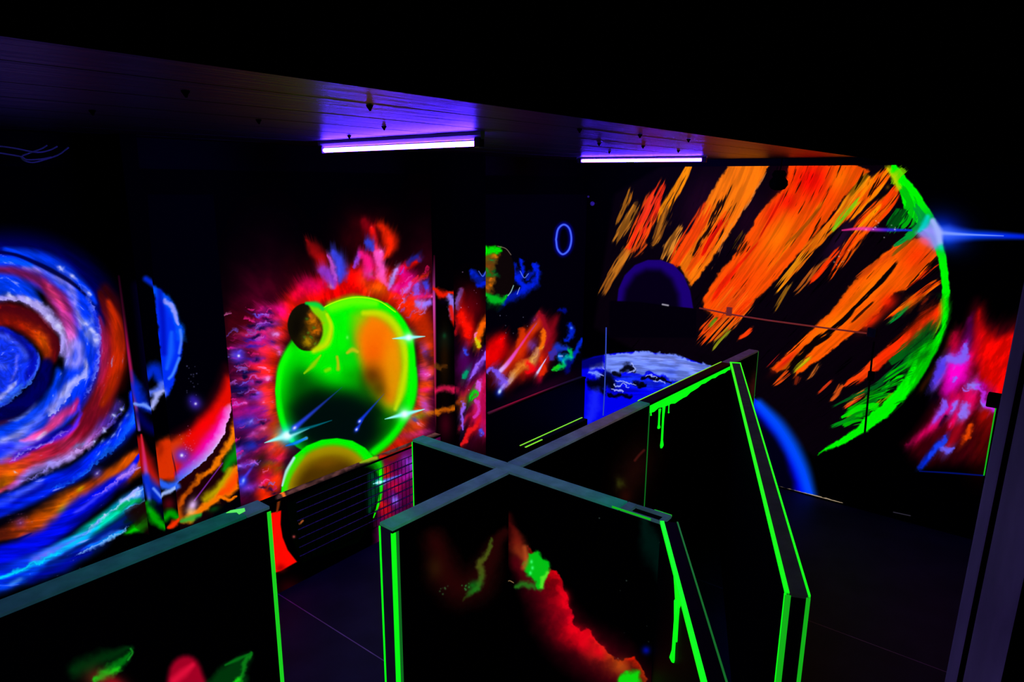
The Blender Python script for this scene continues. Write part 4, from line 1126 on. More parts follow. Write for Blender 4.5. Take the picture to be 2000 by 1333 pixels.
def paint_recess(c):
    w2, w3 = (3, 5, 1), (0, 6, 3)
    c.poly([(846, 380), (1200, 380), (1200, 900), (846, 900)], (1, 0, 6), 1, 1)
    # small planet
    for p, wd in (([(1005, 520), (1012, 545), (1025, 560)], [4, 8, 5]), ([(1018, 510), (1020, 530), (1010, 545)], [3, 6, 4]), ([(1012, 575), (1028, 565), (1042, 555), (1048, 535), (1042, 522)], [6, 8, 8, 7, 4]),
                  ([(985, 590), (1000, 580), (1020, 572), (1038, 560)], [5, 8, 9, 6]), ([(1030, 545), (1040, 525), (1050, 520)], [4, 5, 3])):
        c.line(p, wd, (0, 30, 235), .95, .9, (0, 7, 3), cloud=.3)
    c.line([(1016, 530), (1024, 543), (1032, 535)], 1, (110, 140, 255), .8, .8)
    c.line([(1015, 562), (1010, 575)], .8, (170, 190, 255), .8, .8)
    pl = [(930, 500), (940, 488), (955, 480), (975, 480), (990, 488), (1000, 505), (1005, 530), (1003, 555), (995, 575), (980, 588), (962, 590), (948, 582), (935, 560), (928, 530)]
    c.poly(pl, (12, 5, 4), 1, 1.5, None, 3)
    c.poly([(930, 500), (945, 484), (962, 479), (974, 481), (978, 490), (962, 502), (950, 515), (940, 520)], (0, 230, 0), .95, 3, w3)
    c.poly([(944, 500), (966, 492), (972, 510), (966, 530), (968, 550), (966, 566), (950, 575), (940, 560)], (110, 65, 10), .9, 4, w3)
    for x, y, cl in ((955, 522, (140, 60, 10)), (958, 545, (240, 120, 10)), (952, 560, (190, 90, 10)), (968, 500, (230, 130, 0)), (962, 510, (0, 140, 60)), (955, 535, (0, 130, 20)), (966, 536, (0, 120, 40)), (960, 556, (230, 110, 0)), (950, 528, (0, 150, 30)), (965, 528, (0, 90, 30))):
        c.blob(x, y, 6, 4, 20, cl, .85, warp=(0, 5, 4))
    c.line([(952, 576), (965, 584), (980, 585), (992, 577)], [5, 10, 7, 2], (0, 185, 30), .95, .8, w3)
    c.line([(992, 578), (998, 570), (1003, 558)], 1, (170, 230, 220), .8, .8)
    c.line([(972, 481), (988, 486), (998, 498)], .8, (150, 130, 110), .8, .8)
    # blue ring
    c.line([(1086, 468), (1090, 448), (1101, 439), (1112, 447), (1116, 468), (1111, 488), (1099, 497), (1089, 487), (1086, 468)], 5.5, (0, 0, 190), .7, 1)
    c.line([(1086, 468), (1090, 448), (1101, 439), (1112, 447), (1116, 468), (1111, 488), (1099, 497), (1089, 487), (1086, 468)], 2, (70, 100, 255), 1, .7)
    # red fire
    c.poly([(945, 660), (975, 650), (1000, 665), (1030, 640), (1055, 610), (1080, 620), (1085, 680), (1070, 730), (1020, 745), (990, 770), (960, 760), (945, 730)], (75, 2, 6), .9, 12, (8, 6, 0))
    for p, wd, cl in (([(955, 700), (972, 680), (978, 660)], [16, 20, 10], (255, 0, 0)), ([(948, 715), (965, 700)], [8, 10], (235, 0, 0)), ([(1012, 700), (1018, 665), (1020, 645)], [9, 8, 4], (205, 40, 0)),
                      ([(985, 725), (1005, 700), (1030, 660), (1052, 630)], [10, 13, 12, 7], (225, 40, 0)), ([(1040, 645), (1055, 630), (1052, 615)], [6, 8, 5], (215, 60, 0)), ([(1062, 645), (1060, 670), (1052, 690)], [5, 7, 4], (250, 100, 0)),
                      ([(1055, 615), (1068, 640), (1072, 680), (1070, 705)], [6, 8, 8, 4], (180, 5, 40)), ([(1085, 620), (1080, 650), (1075, 690)], [6, 7, 5], (130, 5, 20)), ([(1030, 712), (1036, 725)], [10, 7], (255, 0, 10)), ([(1058, 690), (1062, 715), (1055, 735)], [6, 9, 5], (215, 30, 0)),
                      ([(1000, 735), (1015, 722), (1022, 740)], [7, 9, 5], (160, 20, 0)), ([(1048, 715), (1055, 745)], [7, 5], (200, 0, 50))):
        c.line(p, wd, cl, .95, .9, w2, cloud=.2)
    c.line([(1062, 678), (1050, 684), (1046, 700), (1030, 714), (1012, 722), (1000, 738), (992, 752)], [2, 6, 8, 7, 8, 7, 5], [(225, 190, 80), (190, 110, 120), (220, 150, 60), (225, 130, 30), (220, 110, 20), (200, 130, 60), (170, 110, 90)], .95, .8, (0, 6, 3), cloud=.25)
    c.line([(1044, 676), (1036, 672), (1040, 680)], [4, 6, 4], (120, 70, 220), .8, .9)
    c.line([(1048, 632), (1030, 656), (1010, 685), (990, 712), (978, 724)], [1, 2, 3, 4, 4.5], [(170, 60, 110), (225, 40, 110), (235, 60, 160), (230, 70, 200), (210, 170, 255)], .97, .8)
    c.blob(978, 724, 5, 3, -60, (240, 225, 255), .9)
    c.line([(950, 728), (962, 720), (972, 730), (978, 745), (988, 752), (994, 748)], [3, 4, 5, 7, 6, 3], (115, 75, 245), .95, .8, (0, 5, 3))
    c.line([(998, 742), (985, 752), (975, 766)], [4, 5, 2], (185, 140, 255), .9, .9)
    c.blob(975, 766, 8, 10, 0, (0, 30, 210), .8)
    c.blob(976, 765, 3, 4, 20, (190, 220, 255), 1)
    c.line([(1066, 702), (1050, 728)], [.8, 2.5], (200, 190, 255), .95, .8)
    c.blob(1049, 730, 3, 4, 20, (230, 220, 255), .9)
    c.star(1044, 625, 6, (130, 30, 130), (220, 120, 255))
    # blue and green wisps
    c.smear((946, 590, 1140, 775), lambda X, Y: (.55 + 0 * X, -.83 + 0 * Y), 11, .9, 6, False, .7, 4.0, 2)
    wj = (0, 7, 3)
    c.edge([(1064, 677), (1051, 683), (1047, 698), (1032, 712), (1015, 720), (1002, 735), (996, 750), (985, 757)], [4, 9, 11, 11, 10, 11, 9, 4], [(225, 190, 80), (210, 130, 90), (230, 170, 80), (240, 150, 40), (230, 120, 30), (225, 150, 70), (190, 140, 110), (160, 90, 150)], .95, -1, wj, 1.3, .9)
    for p, wd, cl in (([(1018, 645), (1014, 668), (1012, 690)], [4, 6, 4], (215, 50, 0)), ([(1062, 645), (1061, 665), (1055, 680)], [4, 6, 4], (255, 115, 0)), ([(1034, 712), (1038, 722), (1030, 728)], [7, 7, 4], (255, 0, 15)), ([(1060, 700), (1064, 718), (1056, 732)], [4, 6, 4], (230, 40, 0)), ([(1055, 615), (1066, 632), (1070, 660)], [4, 5, 4], (150, 10, 30)), ([(975, 725), (982, 742), (992, 750)], [3, 4, 3], (125, 85, 250)), ([(950, 729), (963, 720), (973, 731)], [2, 3, 3], (120, 80, 250))):
        c.line(p, wd, cl, .8, .8, wj)
    c.line([(1048, 632), (1030, 656), (1010, 685), (990, 712), (978, 724)], [.8, 1.4, 2, 2.6, 3.4], [(170, 60, 110), (225, 40, 110), (235, 60, 160), (230, 80, 210), (220, 180, 255)], .95, .8)
    c.line([(1066, 702), (1050, 728)], [.6, 2.2], (210, 200, 255), .95, .8)
    c.blob(976, 765, 3, 5, 20, (190, 220, 255), 1)
    for p, wd, cl in (([(1112, 632), (1116, 642), (1112, 660), (1106, 665)], [4, 7, 5, 4], (0, 30, 210)), ([(1094, 608), (1104, 610)], [4, 4], (0, 10, 130)), ([(1138, 662), (1128, 680), (1118, 695), (1105, 715)], [3, 4, 6, 5], (0, 35, 215)),
                      ([(1078, 690), (1090, 682), (1106, 682)], [5, 9, 6], (20, 50, 200)), ([(1090, 696), (1100, 702), (1112, 697)], [4, 7, 5], (0, 110, 230)), ([(1112, 684), (1114, 695), (1104, 706), (1092, 718), (1080, 722)], [4, 5, 6, 5, 2], (0, 195, 90)), ([(1112, 698), (1102, 704)], [4, 4], (0, 225, 190)),
                      ([(1082, 722), (1090, 716)], [3, 3], (20, 200, 20)), ([(1078, 700), (1082, 685)], [4, 4], (60, 40, 160)), ([(1110, 705), (1106, 725)], [7, 6], (0, 5, 110))):
        c.line(p, wd, cl, .95, .9, w3)
    c.blob(1116, 641, 3, 3, 0, (80, 140, 255), .9)
    c.line([(1092, 696), (1098, 696)], 2, (140, 170, 255), .8, .8)
    c.specks(1000, 640, 18, 22, 12, (170, 170, 220), .9, 41)
    c.blob(1060, 760, 70, 14, -22, (40, 0, 30), .6)


def paint_ledge(c):
    c.line([(955, 806), (1000, 786), (1040, 770), (1090, 752), (1140, 735)], [3.5, 4, 3.5, 2.5, 2], [(70, 20, 50), (150, 12, 55), (150, 20, 60), (40, 15, 55), (12, 14, 45)], .95, .8)  # pink light along the far shelf, painted in


def paint_orange_planet(c):
    w2, w3 = (3, 5, 1), (0, 5, 3)
    OR, RO, BR = (255, 122, 5), (255, 58, 0), (165, 95, 18)
    # planet body: very dark warm violet inside the limb
    c.poly([(1745, 320), (1792, 375), (1826, 430), (1846, 500), (1854, 570), (1850, 625), (1838, 665), (1812, 718), (1772, 772), (1728, 816), (1690, 845), (1648, 866),
            (1590, 890), (1450, 800), (1160, 640), (1200, 380), (1300, 320)], (7, 1, 8), 1, 6)
    c.blob(1370, 400, 40, 70, 25, (28, 4, 26), .9)
    c.blob(1465, 430, 24, 60, 30, (26, 3, 22), .9)
    c.blob(1640, 470, 16, 60, 35, (32, 8, 40), .9)
    B = c.brush
    # thin brown strokes at the left
    B([(1232, 370), (1224, 392), (1212, 420), (1203, 440)], [6, 8, 6, 3], BR, 1, .5, .5, seed=1, col2=(220, 120, 15))
    B([(1243, 402), (1226, 432), (1205, 465), (1196, 482)], [8, 10, 10, 6], (140, 82, 18), 1, .4, .35, seed=2, col2=(205, 120, 30))
    B([(1232, 478), (1208, 515), (1185, 555), (1168, 588)], [12, 12, 9, 5], (155, 85, 20), 1, .5, .6, seed=3, col2=(215, 125, 30))
    B([(1297, 352), (1280, 388), (1262, 425), (1245, 460), (1232, 492)], [5, 15, 19, 19, 14], (255, 75, 8), 1, .5, .35, seed=4, col2=(255, 45, 12))
    B([(1278, 380), (1262, 412), (1248, 440)], [6, 8, 6], (250, 50, 25), 1, .6, .4, seed=5)
    B([(1345, 326), (1330, 355), (1316, 382), (1300, 408), (1288, 440)], [6, 9, 10, 11, 8], (255, 138, 0), 1, .35, .3, seed=6, taper=(.02, .25))
    B([(1308, 402), (1292, 435), (1278, 470), (1270, 478)], [10, 13, 11, 6], (185, 108, 25), 1, .5, .5, seed=7, col2=(120, 65, 15))
    B([(1335, 440), (1320, 462), (1306, 490), (1296, 510)], [5, 10, 15, 10], (135, 78, 16), 1, .5, .5, seed=8, col2=(215, 130, 40))
    B([(1262, 470), (1240, 492), (1228, 498)], [10, 12, 6], (205, 70, 10), 1, .6, .6, seed=9)
    # first wide stripe
    c.poly([(1426, 322), (1503, 322), (1482, 362), (1458, 402), (1428, 450), (1404, 488), (1380, 522), (1352, 560), (1343, 550), (1330, 522), (1306, 514), (1334, 470), (1362, 432), (1385, 385), (1405, 350)],
           (255, 118, 6), 1, 1.8, (0, 3, 3))
    B([(1385, 395), (1362, 440), (1335, 482), (1318, 512)], [10, 15, 16, 12], (255, 62, 0), .9, .3, .2, seed=10, taper=(.3, .05))
    B([(1425, 412), (1400, 450), (1372, 495), (1345, 535)], [8, 13, 13, 8], (255, 75, 0), .9, .3, .25, seed=11, taper=(.3, .1))
    B([(1416, 380), (1402, 412), (1385, 445), (1372, 470), (1352, 502)], [4, 7, 5, 7, 3], (18, 3, 2), .95, .7, .45, seed=12, grain=18)
    B([(1412, 430), (1388, 465), (1370, 500)], [4, 5, 4], (225, 10, 0), .9, .5, .3, seed=13)
    B([(1500, 330), (1478, 370), (1450, 412), (1418, 460), (1402, 500), (1388, 530)], [2, 3, 3, 3, 3, 2], (225, 130, 60), .8, .8, .75, seed=14, grain=14)
    # second, widest stripe
    c.poly([(1540, 322), (1672, 322), (1698, 334), (1660, 372), (1630, 412), (1596, 456), (1568, 486), (1540, 520), (1505, 560), (1478, 582), (1455, 604), (1440, 618), (1400, 622), (1375, 600), (1372, 585), (1390, 556), (1412, 522), (1436, 494), (1452, 468), (1470, 440), (1488, 410), (1512, 386), (1530, 372), (1538, 350)],
           (255, 78, 0), 1, 1.8, (0, 3, 3))
    c.blob(1585, 352, 44, 40, -15, (255, 5, 0), .95)
    c.blob(1540, 395, 20, 20, -30, (255, 15, 0), .9)
    c.blob(1510, 415, 14, 26, 30, (255, 25, 0), .8)
    c.blob(1640, 350, 22, 30, 35, (255, 105, 0), .9)
    c.blob(1520, 462, 26, 50, 35, (255, 118, 0), .8)
    c.blob(1440, 560, 24, 40, 38, (255, 62, 0), .8)
    B([(1480, 470), (1440, 520), (1405, 565), (1385, 600)], [5, 6, 7, 5], (255, 28, 0), .9, .5, .35, seed=15)
    B([(1532, 378), (1512, 415), (1490, 455), (1478, 480)], [2, 3, 3, 2], (205, 15, 0), .8, .6, .4, seed=16)
    B([(1612, 388), (1580, 430), (1545, 470), (1520, 500), (1490, 545)], [3, 6, 6, 6, 4], (150, 75, 5), .8, .7, .6, seed=17, col2=(255, 120, 0))
    B([(1660, 385), (1630, 425), (1600, 462), (1560, 500)], [3, 5, 5, 4], (250, 55, 0), .9, .4, .3, seed=18)
    B([(1455, 452), (1440, 478), (1432, 492)], [6, 8, 4], (110, 70, 10), .8, .6, .5, seed=19)
    # its lower end
    B([(1440, 590), (1412, 622), (1385, 650), (1362, 675)], [32, 26, 20, 8], (255, 72, 5), 1, .4, .45, seed=20, taper=(.0, .3), col2=(255, 100, 10))
    B([(1470, 585), (1450, 605), (1435, 622)], [8, 10, 6], (255, 60, 0), 1, .6, .5, seed=21)
    B([(1425, 640), (1402, 668), (1390, 685)], [6, 7, 3], (150, 150, 20), .9, .5, .5, seed=22)
    B([(1398, 622), (1385, 640)], [4, 3], (110, 150, 20), .9, .5, .4, seed=23)
    B([(1470, 640), (1452, 655), (1440, 662)], [8, 8, 3], (255, 60, 5), 1, .7, .7, seed=24)
    # narrow mixed strokes between the stripes
    B([(1690, 352), (1662, 392), (1640, 425), (1612, 455), (1580, 490), (1545, 532), (1512, 572)], [12, 13, 12, 11, 12, 11, 6], (235, 110, 5), 1, .45, .4, seed=25, col2=(255, 150, 10), taper=(.05, .2))
    B([(1730, 336), (1702, 370), (1675, 402), (1648, 440)], [12, 15, 13, 6], (255, 88, 0), 1, .4, .3, seed=26, col2=(255, 130, 0), taper=(.02, .2))
    B([(1678, 385), (1655, 412), (1634, 440), (1625, 452)], [3, 6, 6, 3], (130, 205, 20), .95, .5, .35, seed=27)
    B([(1680, 395), (1662, 412), (1650, 425)], [3, 5, 3], (190, 195, 0), .9, .5, .3, seed=28)
    B([(1695, 340), (1678, 362), (1658, 385)], [5, 6, 5], (140, 95, 0), .8, .5, .4, seed=29)
    B([(1752, 370), (1725, 405), (1690, 440), (1662, 478), (1640, 515), (1618, 548)], [10, 18, 18, 15, 10, 4], (255, 62, 0), 1, .4, .3, seed=30, col2=(255, 95, 0), taper=(.05, .25))
    B([(1722, 400), (1690, 432), (1668, 455)], [3, 4, 3], (255, 150, 0), .9, .5, .4, seed=31)
    c.blob(1720, 386, 4, 6, 30, (15, 5, 0), .95)
    c.blob(1734, 366, 4, 4, 30, (110, 70, 0), .9)
    B([(1640, 485), (1610, 520), (1580, 555)], [5, 6, 4], (255, 55, 0), 1, .5, .5, seed=32)
    B([(1628, 500), (1600, 515), (1565, 560), (1545, 580)], [3, 5, 6, 3], (190, 90, 20), .95, .6, .55, seed=33)
    B([(1545, 555), (1525, 585), (1512, 608)], [5, 5, 4], (150, 95, 15), .95, .4, .4, seed=34)
    c.line([(1600, 310), (1700, 323), (1745, 320)], 0.5, (0, 0, 0), 0)
    # big lower stripe, from the limb down to the left
    c.poly([(1828, 462), (1838, 498), (1815, 520), (1792, 548), (1770, 565), (1745, 572), (1738, 590), (1712, 612), (1690, 636), (1668, 652), (1640, 672), (1612, 694), (1588, 712), (1562, 728), (1548, 738), (1560, 716), (1580, 698), (1548, 715), (1520, 728), (1505, 722), (1530, 698), (1560, 668), (1590, 640), (1630, 600), (1656, 565), (1690, 528), (1725, 495), (1765, 470)],
           (255, 88, 0), 1, 1.8, (0, 3, 3))
    c.blob(1790, 500, 34, 24, -40, (255, 52, 0), .85)
    c.blob(1700, 560, 60, 16, -45, (255, 118, 0), .7)
    c.blob(1620, 640, 60, 14, -40, (255, 122, 0), .7)
    c.blob(1735, 590, 20, 14, -45, (255, 25, 0), .85)
    c.blob(1705, 625, 30, 10, -42, (255, 40, 0), .85)
    c.blob(1535, 705, 30, 7, -42, (240, 25, 10), .8)
    c.blob(1550, 705, 26, 4, -42, (170, 110, 0), .7)
    B([(1752, 512), (1725, 545), (1700, 570), (1672, 600), (1630, 642), (1592, 668), (1560, 700), (1540, 722)], [3, 5, 4, 4, 7, 9, 8, 5], (10, 2, 3), 1, .6, .2, seed=35, grain=22, taper=(.15, .1))
    B([(1705, 590), (1685, 608), (1662, 630)], [2, 3, 2], (40, 8, 0), .9, .7, .4, seed=36)
    B([(1812, 525), (1790, 548), (1768, 565)], [3, 3, 2], (120, 10, 0), .8, .6, .5, seed=37)
    B([(1838, 512), (1815, 528), (1790, 552)], [2, 4, 3], (240, 50, 0), .95, .6, .5, seed=38)
    B([(1582, 698), (1560, 715), (1548, 728)], [4, 5, 3], (190, 190, 10), .9, .4, .3, seed=39)
    B([(1545, 725), (1525, 742), (1508, 755)], [8, 7, 3], (250, 80, 10), 1, .7, .7, seed=40)
    B([(1600, 712), (1585, 735), (1575, 745)], [3, 4, 2], (225, 110, 30), .95, .7, .5, seed=41)
    B([(1560, 735), (1553, 755)], [7, 3], (120, 30, 8), .9, .7, .7, seed=42)
    B([(1525, 690), (1505, 712), (1492, 722)], [2, 3, 2], (210, 30, 20), .9, .6, .5, seed=43)
    B([(1765, 475), (1730, 505), (1695, 528), (1672, 545)], [4, 6, 6, 4], (230, 75, 5), .95, .6, .45, seed=44)
    B([(1800, 440), (1775, 470), (1740, 500)], [4, 5, 3], (120, 80, 10), .9, .6, .5, seed=45)
    # strokes right of it
    B([(1842, 545), (1815, 562), (1785, 585), (1755, 608), (1728, 630)], [6, 8, 8, 8, 6], (255, 65, 0), 1, .5, .5, seed=46, col2=(255, 100, 0))
    B([(1775, 598), (1752, 618), (1735, 632)], [3, 5, 3], (0, 150, 50), .95, .4, .3, seed=47)
    B([(1812, 582), (1798, 596)], [3, 2], (230, 50, 0), .9, .6, .5, seed=48)
    c.poly([(1843, 585), (1838, 632), (1805, 655), (1770, 682), (1742, 700), (1716, 722), (1690, 742), (1672, 752), (1692, 722), (1710, 696), (1740, 672), (1772, 640), (1800, 612)], (255, 45, 0), 1, 2, (0, 3, 3))
    B([(1835, 595), (1800, 620), (1765, 650), (1735, 675)], [2, 3, 4, 3], (40, 5, 0), .9, .7, .4, seed=49)
    B([(1712, 705), (1688, 730), (1662, 748), (1642, 762)], [10, 11, 9, 4], (255, 65, 5), 1, .6, .6, seed=50)
    B([(1690, 762), (1665, 782), (1642, 802)], [6, 7, 4], (250, 65, 15), 1, .6, .55, seed=51, col2=(255, 110, 20))
    B([(1715, 768), (1690, 790), (1662, 812), (1650, 820)], [8, 10, 8, 3], (255, 70, 5), 1, .6, .5, seed=52, col2=(190, 120, 0))
    B([(1624, 745), (1608, 760), (1596, 770)], [3, 4, 2], (230, 55, 15), 1, .4, .4, seed=53)
    B([(1645, 750), (1630, 775), (1618, 785)], [6, 6, 3], (240, 90, 20), .95, .7, .65, seed=54)
    def pq(X, Y):
        ph = np.radians(25 + (X - 1280) * .033 + (Y - 440) * .05)
        cx, cy = X - 1500, Y - 520
        return -cx * np.sin(ph) + cy * np.cos(ph), cx * np.cos(ph) + cy * np.sin(ph)
    c.smear((1150, 326, 1850, 860), lambda X, Y: (-np.sin(np.radians(25 + (X - 1280) * .033 + (Y - 440) * .05)), np.cos(np.radians(25 + (X - 1280) * .033 + (Y - 440) * .05))), 5, .9, 5, False, .45, 2.4, 4)
    c.grain((1150, 318, 1860, 880), pq, .86, 1.05, (70., 5.), 2, None, .6, 2)
    c.crack((1150, 318, 1860, 880), pq, (60., 3.4), 5, .19)
    # green shading and limb
    B([(1832, 632), (1800, 664), (1768, 690), (1738, 712)], [10, 18, 18, 12], (0, 95, 18), .95, .4, .35, seed=55)
    B([(1775, 700), (1738, 735), (1700, 760), (1660, 780), (1620, 798)], [9, 8, 6, 5, 3], (0, 90, 25), .95, .5, .45, seed=56)
    B([(1740, 745), (1705, 785), (1665, 815), (1622, 836)], [6, 7, 6, 4], (0, 150, 20), .95, .5, .45, seed=57)
    B([(1745, 765), (1715, 790), (1690, 808)], [4, 6, 4], (120, 150, 0), .95, .5, .4, seed=58)
    B([(1765, 410), (1745, 440), (1735, 455)], [16, 18, 8], (0, 115, 20), .95, .4, .4, seed=59)
    B([(1800, 440), (1770, 465), (1745, 482)], [8, 7, 4], (0, 150, 60), .95, .5, .4, seed=60)
    c.poly([(1741, 322), (1750, 322), (1795, 376), (1828, 430), (1848, 500), (1855, 570), (1851, 622), (1838, 664), (1840, 610), (1840, 560), (1832, 505), (1818, 465), (1795, 440), (1770, 415), (1756, 372), (1744, 350), (1737, 334)],
           (0, 250, 0), 1, 1.8, (0, 2, 1))
    c.poly([(1851, 622), (1840, 664), (1815, 717), (1776, 772), (1732, 815), (1692, 844), (1650, 866), (1596, 889), (1640, 858), (1672, 836), (1690, 815), (1722, 792), (1750, 762), (1778, 720), (1800, 690), (1830, 655)],
           (0, 248, 0), 1, 2.2, (0, 3, 2))
    c.line([(1838, 585), (1838, 620), (1828, 650)], 1.2, (180, 200, 0), .9, .8)
    B([(1758, 365), (1778, 400), (1772, 430), (1755, 448)], [6, 14, 16, 8], (0, 190, 10), .9, .7, .45, seed=70)
    B([(1785, 400), (1800, 428), (1790, 450), (1765, 470)], [8, 16, 14, 6], (0, 165, 45), .9, .6, .5, seed=71)
    B([(1770, 408), (1752, 432), (1738, 452)], [10, 14, 8], (0, 70, 12), .9, .6, .5, seed=72)
    B([(1768, 330), (1752, 344), (1740, 362)], [8, 9, 5], (120, 215, 0), .8, .6, .5, seed=73)
    rg = np.random.RandomState(12)
    for k in range(11):
        t = (k + .8 * rg.rand()) / 11
        x0, y0 = 1832 - 150 * t, 662 + 162 * t ** .9
        q_ = .5 + .9 * rg.rand()
        B([(x0, y0), (x0 - (24 + 16 * t) * q_, y0 + (15 - 6 * t) * q_), (x0 - (56 + 30 * t) * q_, y0 + (38 - 10 * t) * q_)], [9, 8, 4], [(0, 235, 0), (0, 130, 8), (0, 190, 0), (0, 100, 12)][k % 4], .9, .8, .55, seed=74 + k)
    c.line([(1735, 328), (1748, 352), (1754, 368)], [5, 7, 5], (200, 210, 0), .8, 1, w3)
    B([(1735, 815), (1765, 785), (1745, 790)], [2, 2, 2], (0, 90, 0), .5, .6, .5, seed=61)
    c.line([(1858, 650), (1845, 690), (1800, 760)], 5, (70, 25, 0), .6, 1)
    # star burst on the limb
    c.blob(1850, 450, 46, 34, 30, (0, 20, 170), .75)
    c.blob(1842, 458, 30, 22, 40, (0, 70, 255), .85)
    c.line([(1800, 448), (1840, 455), (1880, 459), (1940, 460), (2010, 463)], [1, 14, 9, 7, 5], [(150, 150, 255), (60, 100, 255), (0, 60, 255), (0, 45, 250), (0, 30, 225)], .95, .9)
    c.line([(1835, 455), (1880, 458), (1960, 461)], [4, 2, .8], (130, 160, 255), .9, .9)
    c.poly([(1790, 455), (1818, 432), (1832, 455), (1838, 480), (1826, 488), (1802, 470)], (150, 145, 250), .9, 8)
    c.line([(1822, 432), (1832, 452), (1836, 474)], [6, 8, 6], (165, 180, 255), .95, .8)
    c.line([(1812, 424), (1805, 440), (1795, 452)], [5, 7, 3], (0, 220, 210), .8, .9)
    c.blob(1838, 484, 8, 6, 60, (0, 240, 160), .8)
    c.blob(1806, 472, 14, 8, 30, (255, 80, 110), .8)
    c.line([(1645, 450), (1680, 447), (1720, 449), (1780, 450)], [1.5, 4, 3.5, 2], [(230, 40, 140), (255, 60, 170), (60, 30, 240), (0, 60, 230)], .9, .9)
    c.specks(1735, 445, 26, 8, 12, (250, 240, 255), 1.4, 61)
    c.specks(1640, 505, 12, 12, 8, (235, 200, 180), 1.4, 62)
    # violet moon
    c.poly([(1205, 592), (1208, 565), (1220, 538), (1240, 518), (1265, 508), (1290, 508), (1315, 517), (1335, 538), (1348, 568), (1354, 603), (1300, 598), (1250, 590)], (26, 0, 112), 1, 1.8, None, 1)
    c.poly([(1215, 600), (1222, 565), (1240, 538), (1262, 526), (1290, 527), (1312, 545), (1325, 575), (1328, 608), (1260, 612)], (4, 0, 16), .97, 9)
    c.poly([(1190, 588), (1250, 590), (1300, 597), (1360, 604), (1360, 660), (1190, 660)], (2, 0, 6), 1, 2)
    c.line([(1294, 595), (1305, 597)], 1.8, (170, 165, 180), .9, .8)
    # blue planet
    P = [(1136, 706), (1160, 697), (1200, 690), (1245, 687), (1295, 691), (1340, 700), (1380, 714), (1430, 742), (1482, 785), (1520, 826), (1550, 872), (1572, 918), (1588, 968), (1540, 1000), (1300, 1000), (1136, 900)]
    c.poly(P, (0, 0, 240), 1, 1.6)
    c.poly([(1430, 760), (1480, 812), (1515, 850), (1535, 885), (1552, 940), (1555, 1000), (1300, 1000), (1360, 830)], (1, 0, 12), .97, 12, (4, 0, 0))
    c.line([(1482, 790), (1520, 832), (1548, 876), (1568, 920), (1583, 972)], [10, 14, 15, 14, 12], (0, 80, 255), .9, .9)
    c.poly([(1180, 693), (1200, 690), (1245, 687), (1295, 691), (1340, 700), (1380, 714), (1430, 742), (1470, 775), (1425, 775), (1385, 765), (1345, 752), (1310, 740), (1280, 728), (1250, 733), (1225, 722), (1205, 732), (1180, 728)], (112, 138, 255), 1, 2.5, (0, 7, 3))
    c.line([(1230, 694), (1300, 702), (1360, 722)], 6, (140, 155, 255), .7, 1, w3, cloud=.4)
    c.blob(1310, 728, 12, 10, 0, (70, 95, 250), .7)
    c.line([(1180, 742), (1250, 745), (1320, 757), (1380, 772)], [12, 13, 12, 8], (25, 65, 250), .7, .9, w3, cloud=.4)
    c.grain((1182, 684, 1480, 780), lambda X, Y: (X * .97 + Y * .2, Y - .0007 * (X - 1245) ** 2), .78, 1.12, (30., 4.), 3)
    for p, wd in (([(1215, 722), (1228, 716), (1238, 724)], [4, 7, 4]), ([(1150, 745), (1165, 752), (1185, 742), (1198, 752)], [6, 14, 16, 8]), ([(1165, 758), (1178, 765)], [8, 5]), ([(1188, 770), (1205, 772), (1228, 775)], [3, 5, 4]), ([(1250, 740), (1275, 739), (1298, 742)], [3, 4, 3]), ([(1238, 750), (1255, 752)], [5, 4]), ([(1248, 757), (1262, 754)], [4, 3]),
                  ([(1285, 738), (1312, 748)], [3, 3]), ([(1200, 728), (1212, 730)], [5, 4])):
        c.line(p, wd, (0, 0, 14), .95, .7, (0, 6, 3))
    for p in ([(1200, 750), (1208, 754), (1218, 752), (1228, 758)], [(1196, 758), (1206, 762), (1215, 765)], [(1205, 742), (1222, 748), (1240, 752)], [(1262, 735), (1272, 734), (1285, 738)], [(1278, 744), (1292, 746), (1300, 752)], [(1235, 710), (1240, 722), (1228, 728)], [(1160, 718), (1172, 716), (1178, 722)], [(1152, 728), (1165, 732), (1178, 734)]):
        c.line(p, 1.5, (165, 180, 255), .9, .8, (0, 4, 4))
    c.line([(1158, 718), (1174, 716)], 5, (130, 150, 255), .8, .9, w3)
    c.line([(1155, 728), (1168, 734)], 4, (110, 140, 255), .8, .9, w3)
    c.poly([(1130, 704), (1178, 694), (1178, 716), (1130, 722)], (0, 0, 80), .8, 4)
    c.line([(1163, 770), (1160, 800), (1150, 822)], [10, 12, 8], (30, 45, 255), .7, 1, w3)
    # right-hand nebula
    c.poly([(1888, 640), (1905, 590), (1925, 625), (1945, 640), (2000, 620), (2000, 830), (1940, 900), (1870, 905), (1800, 905), (1770, 870), (1800, 830), (1850, 740), (1862, 660)], (70, 0, 10), .9, 16, (6, 4, 0))
    c.poly([(1912, 605), (1925, 650), (1945, 665), (2000, 640), (2000, 790), (1945, 800), (1918, 760), (1905, 700), (1905, 640)], (255, 5, 0), 1, 9, (5, 3, 0))
    c.blob(1925, 870, 30, 50, 10, (75, 4, 0), .8)
    c.blob(1925, 815, 18, 24, 10, (190, 10, 0), .8)
    c.blob(1900, 690, 12, 50, 12, (255, 0, 40), .8)
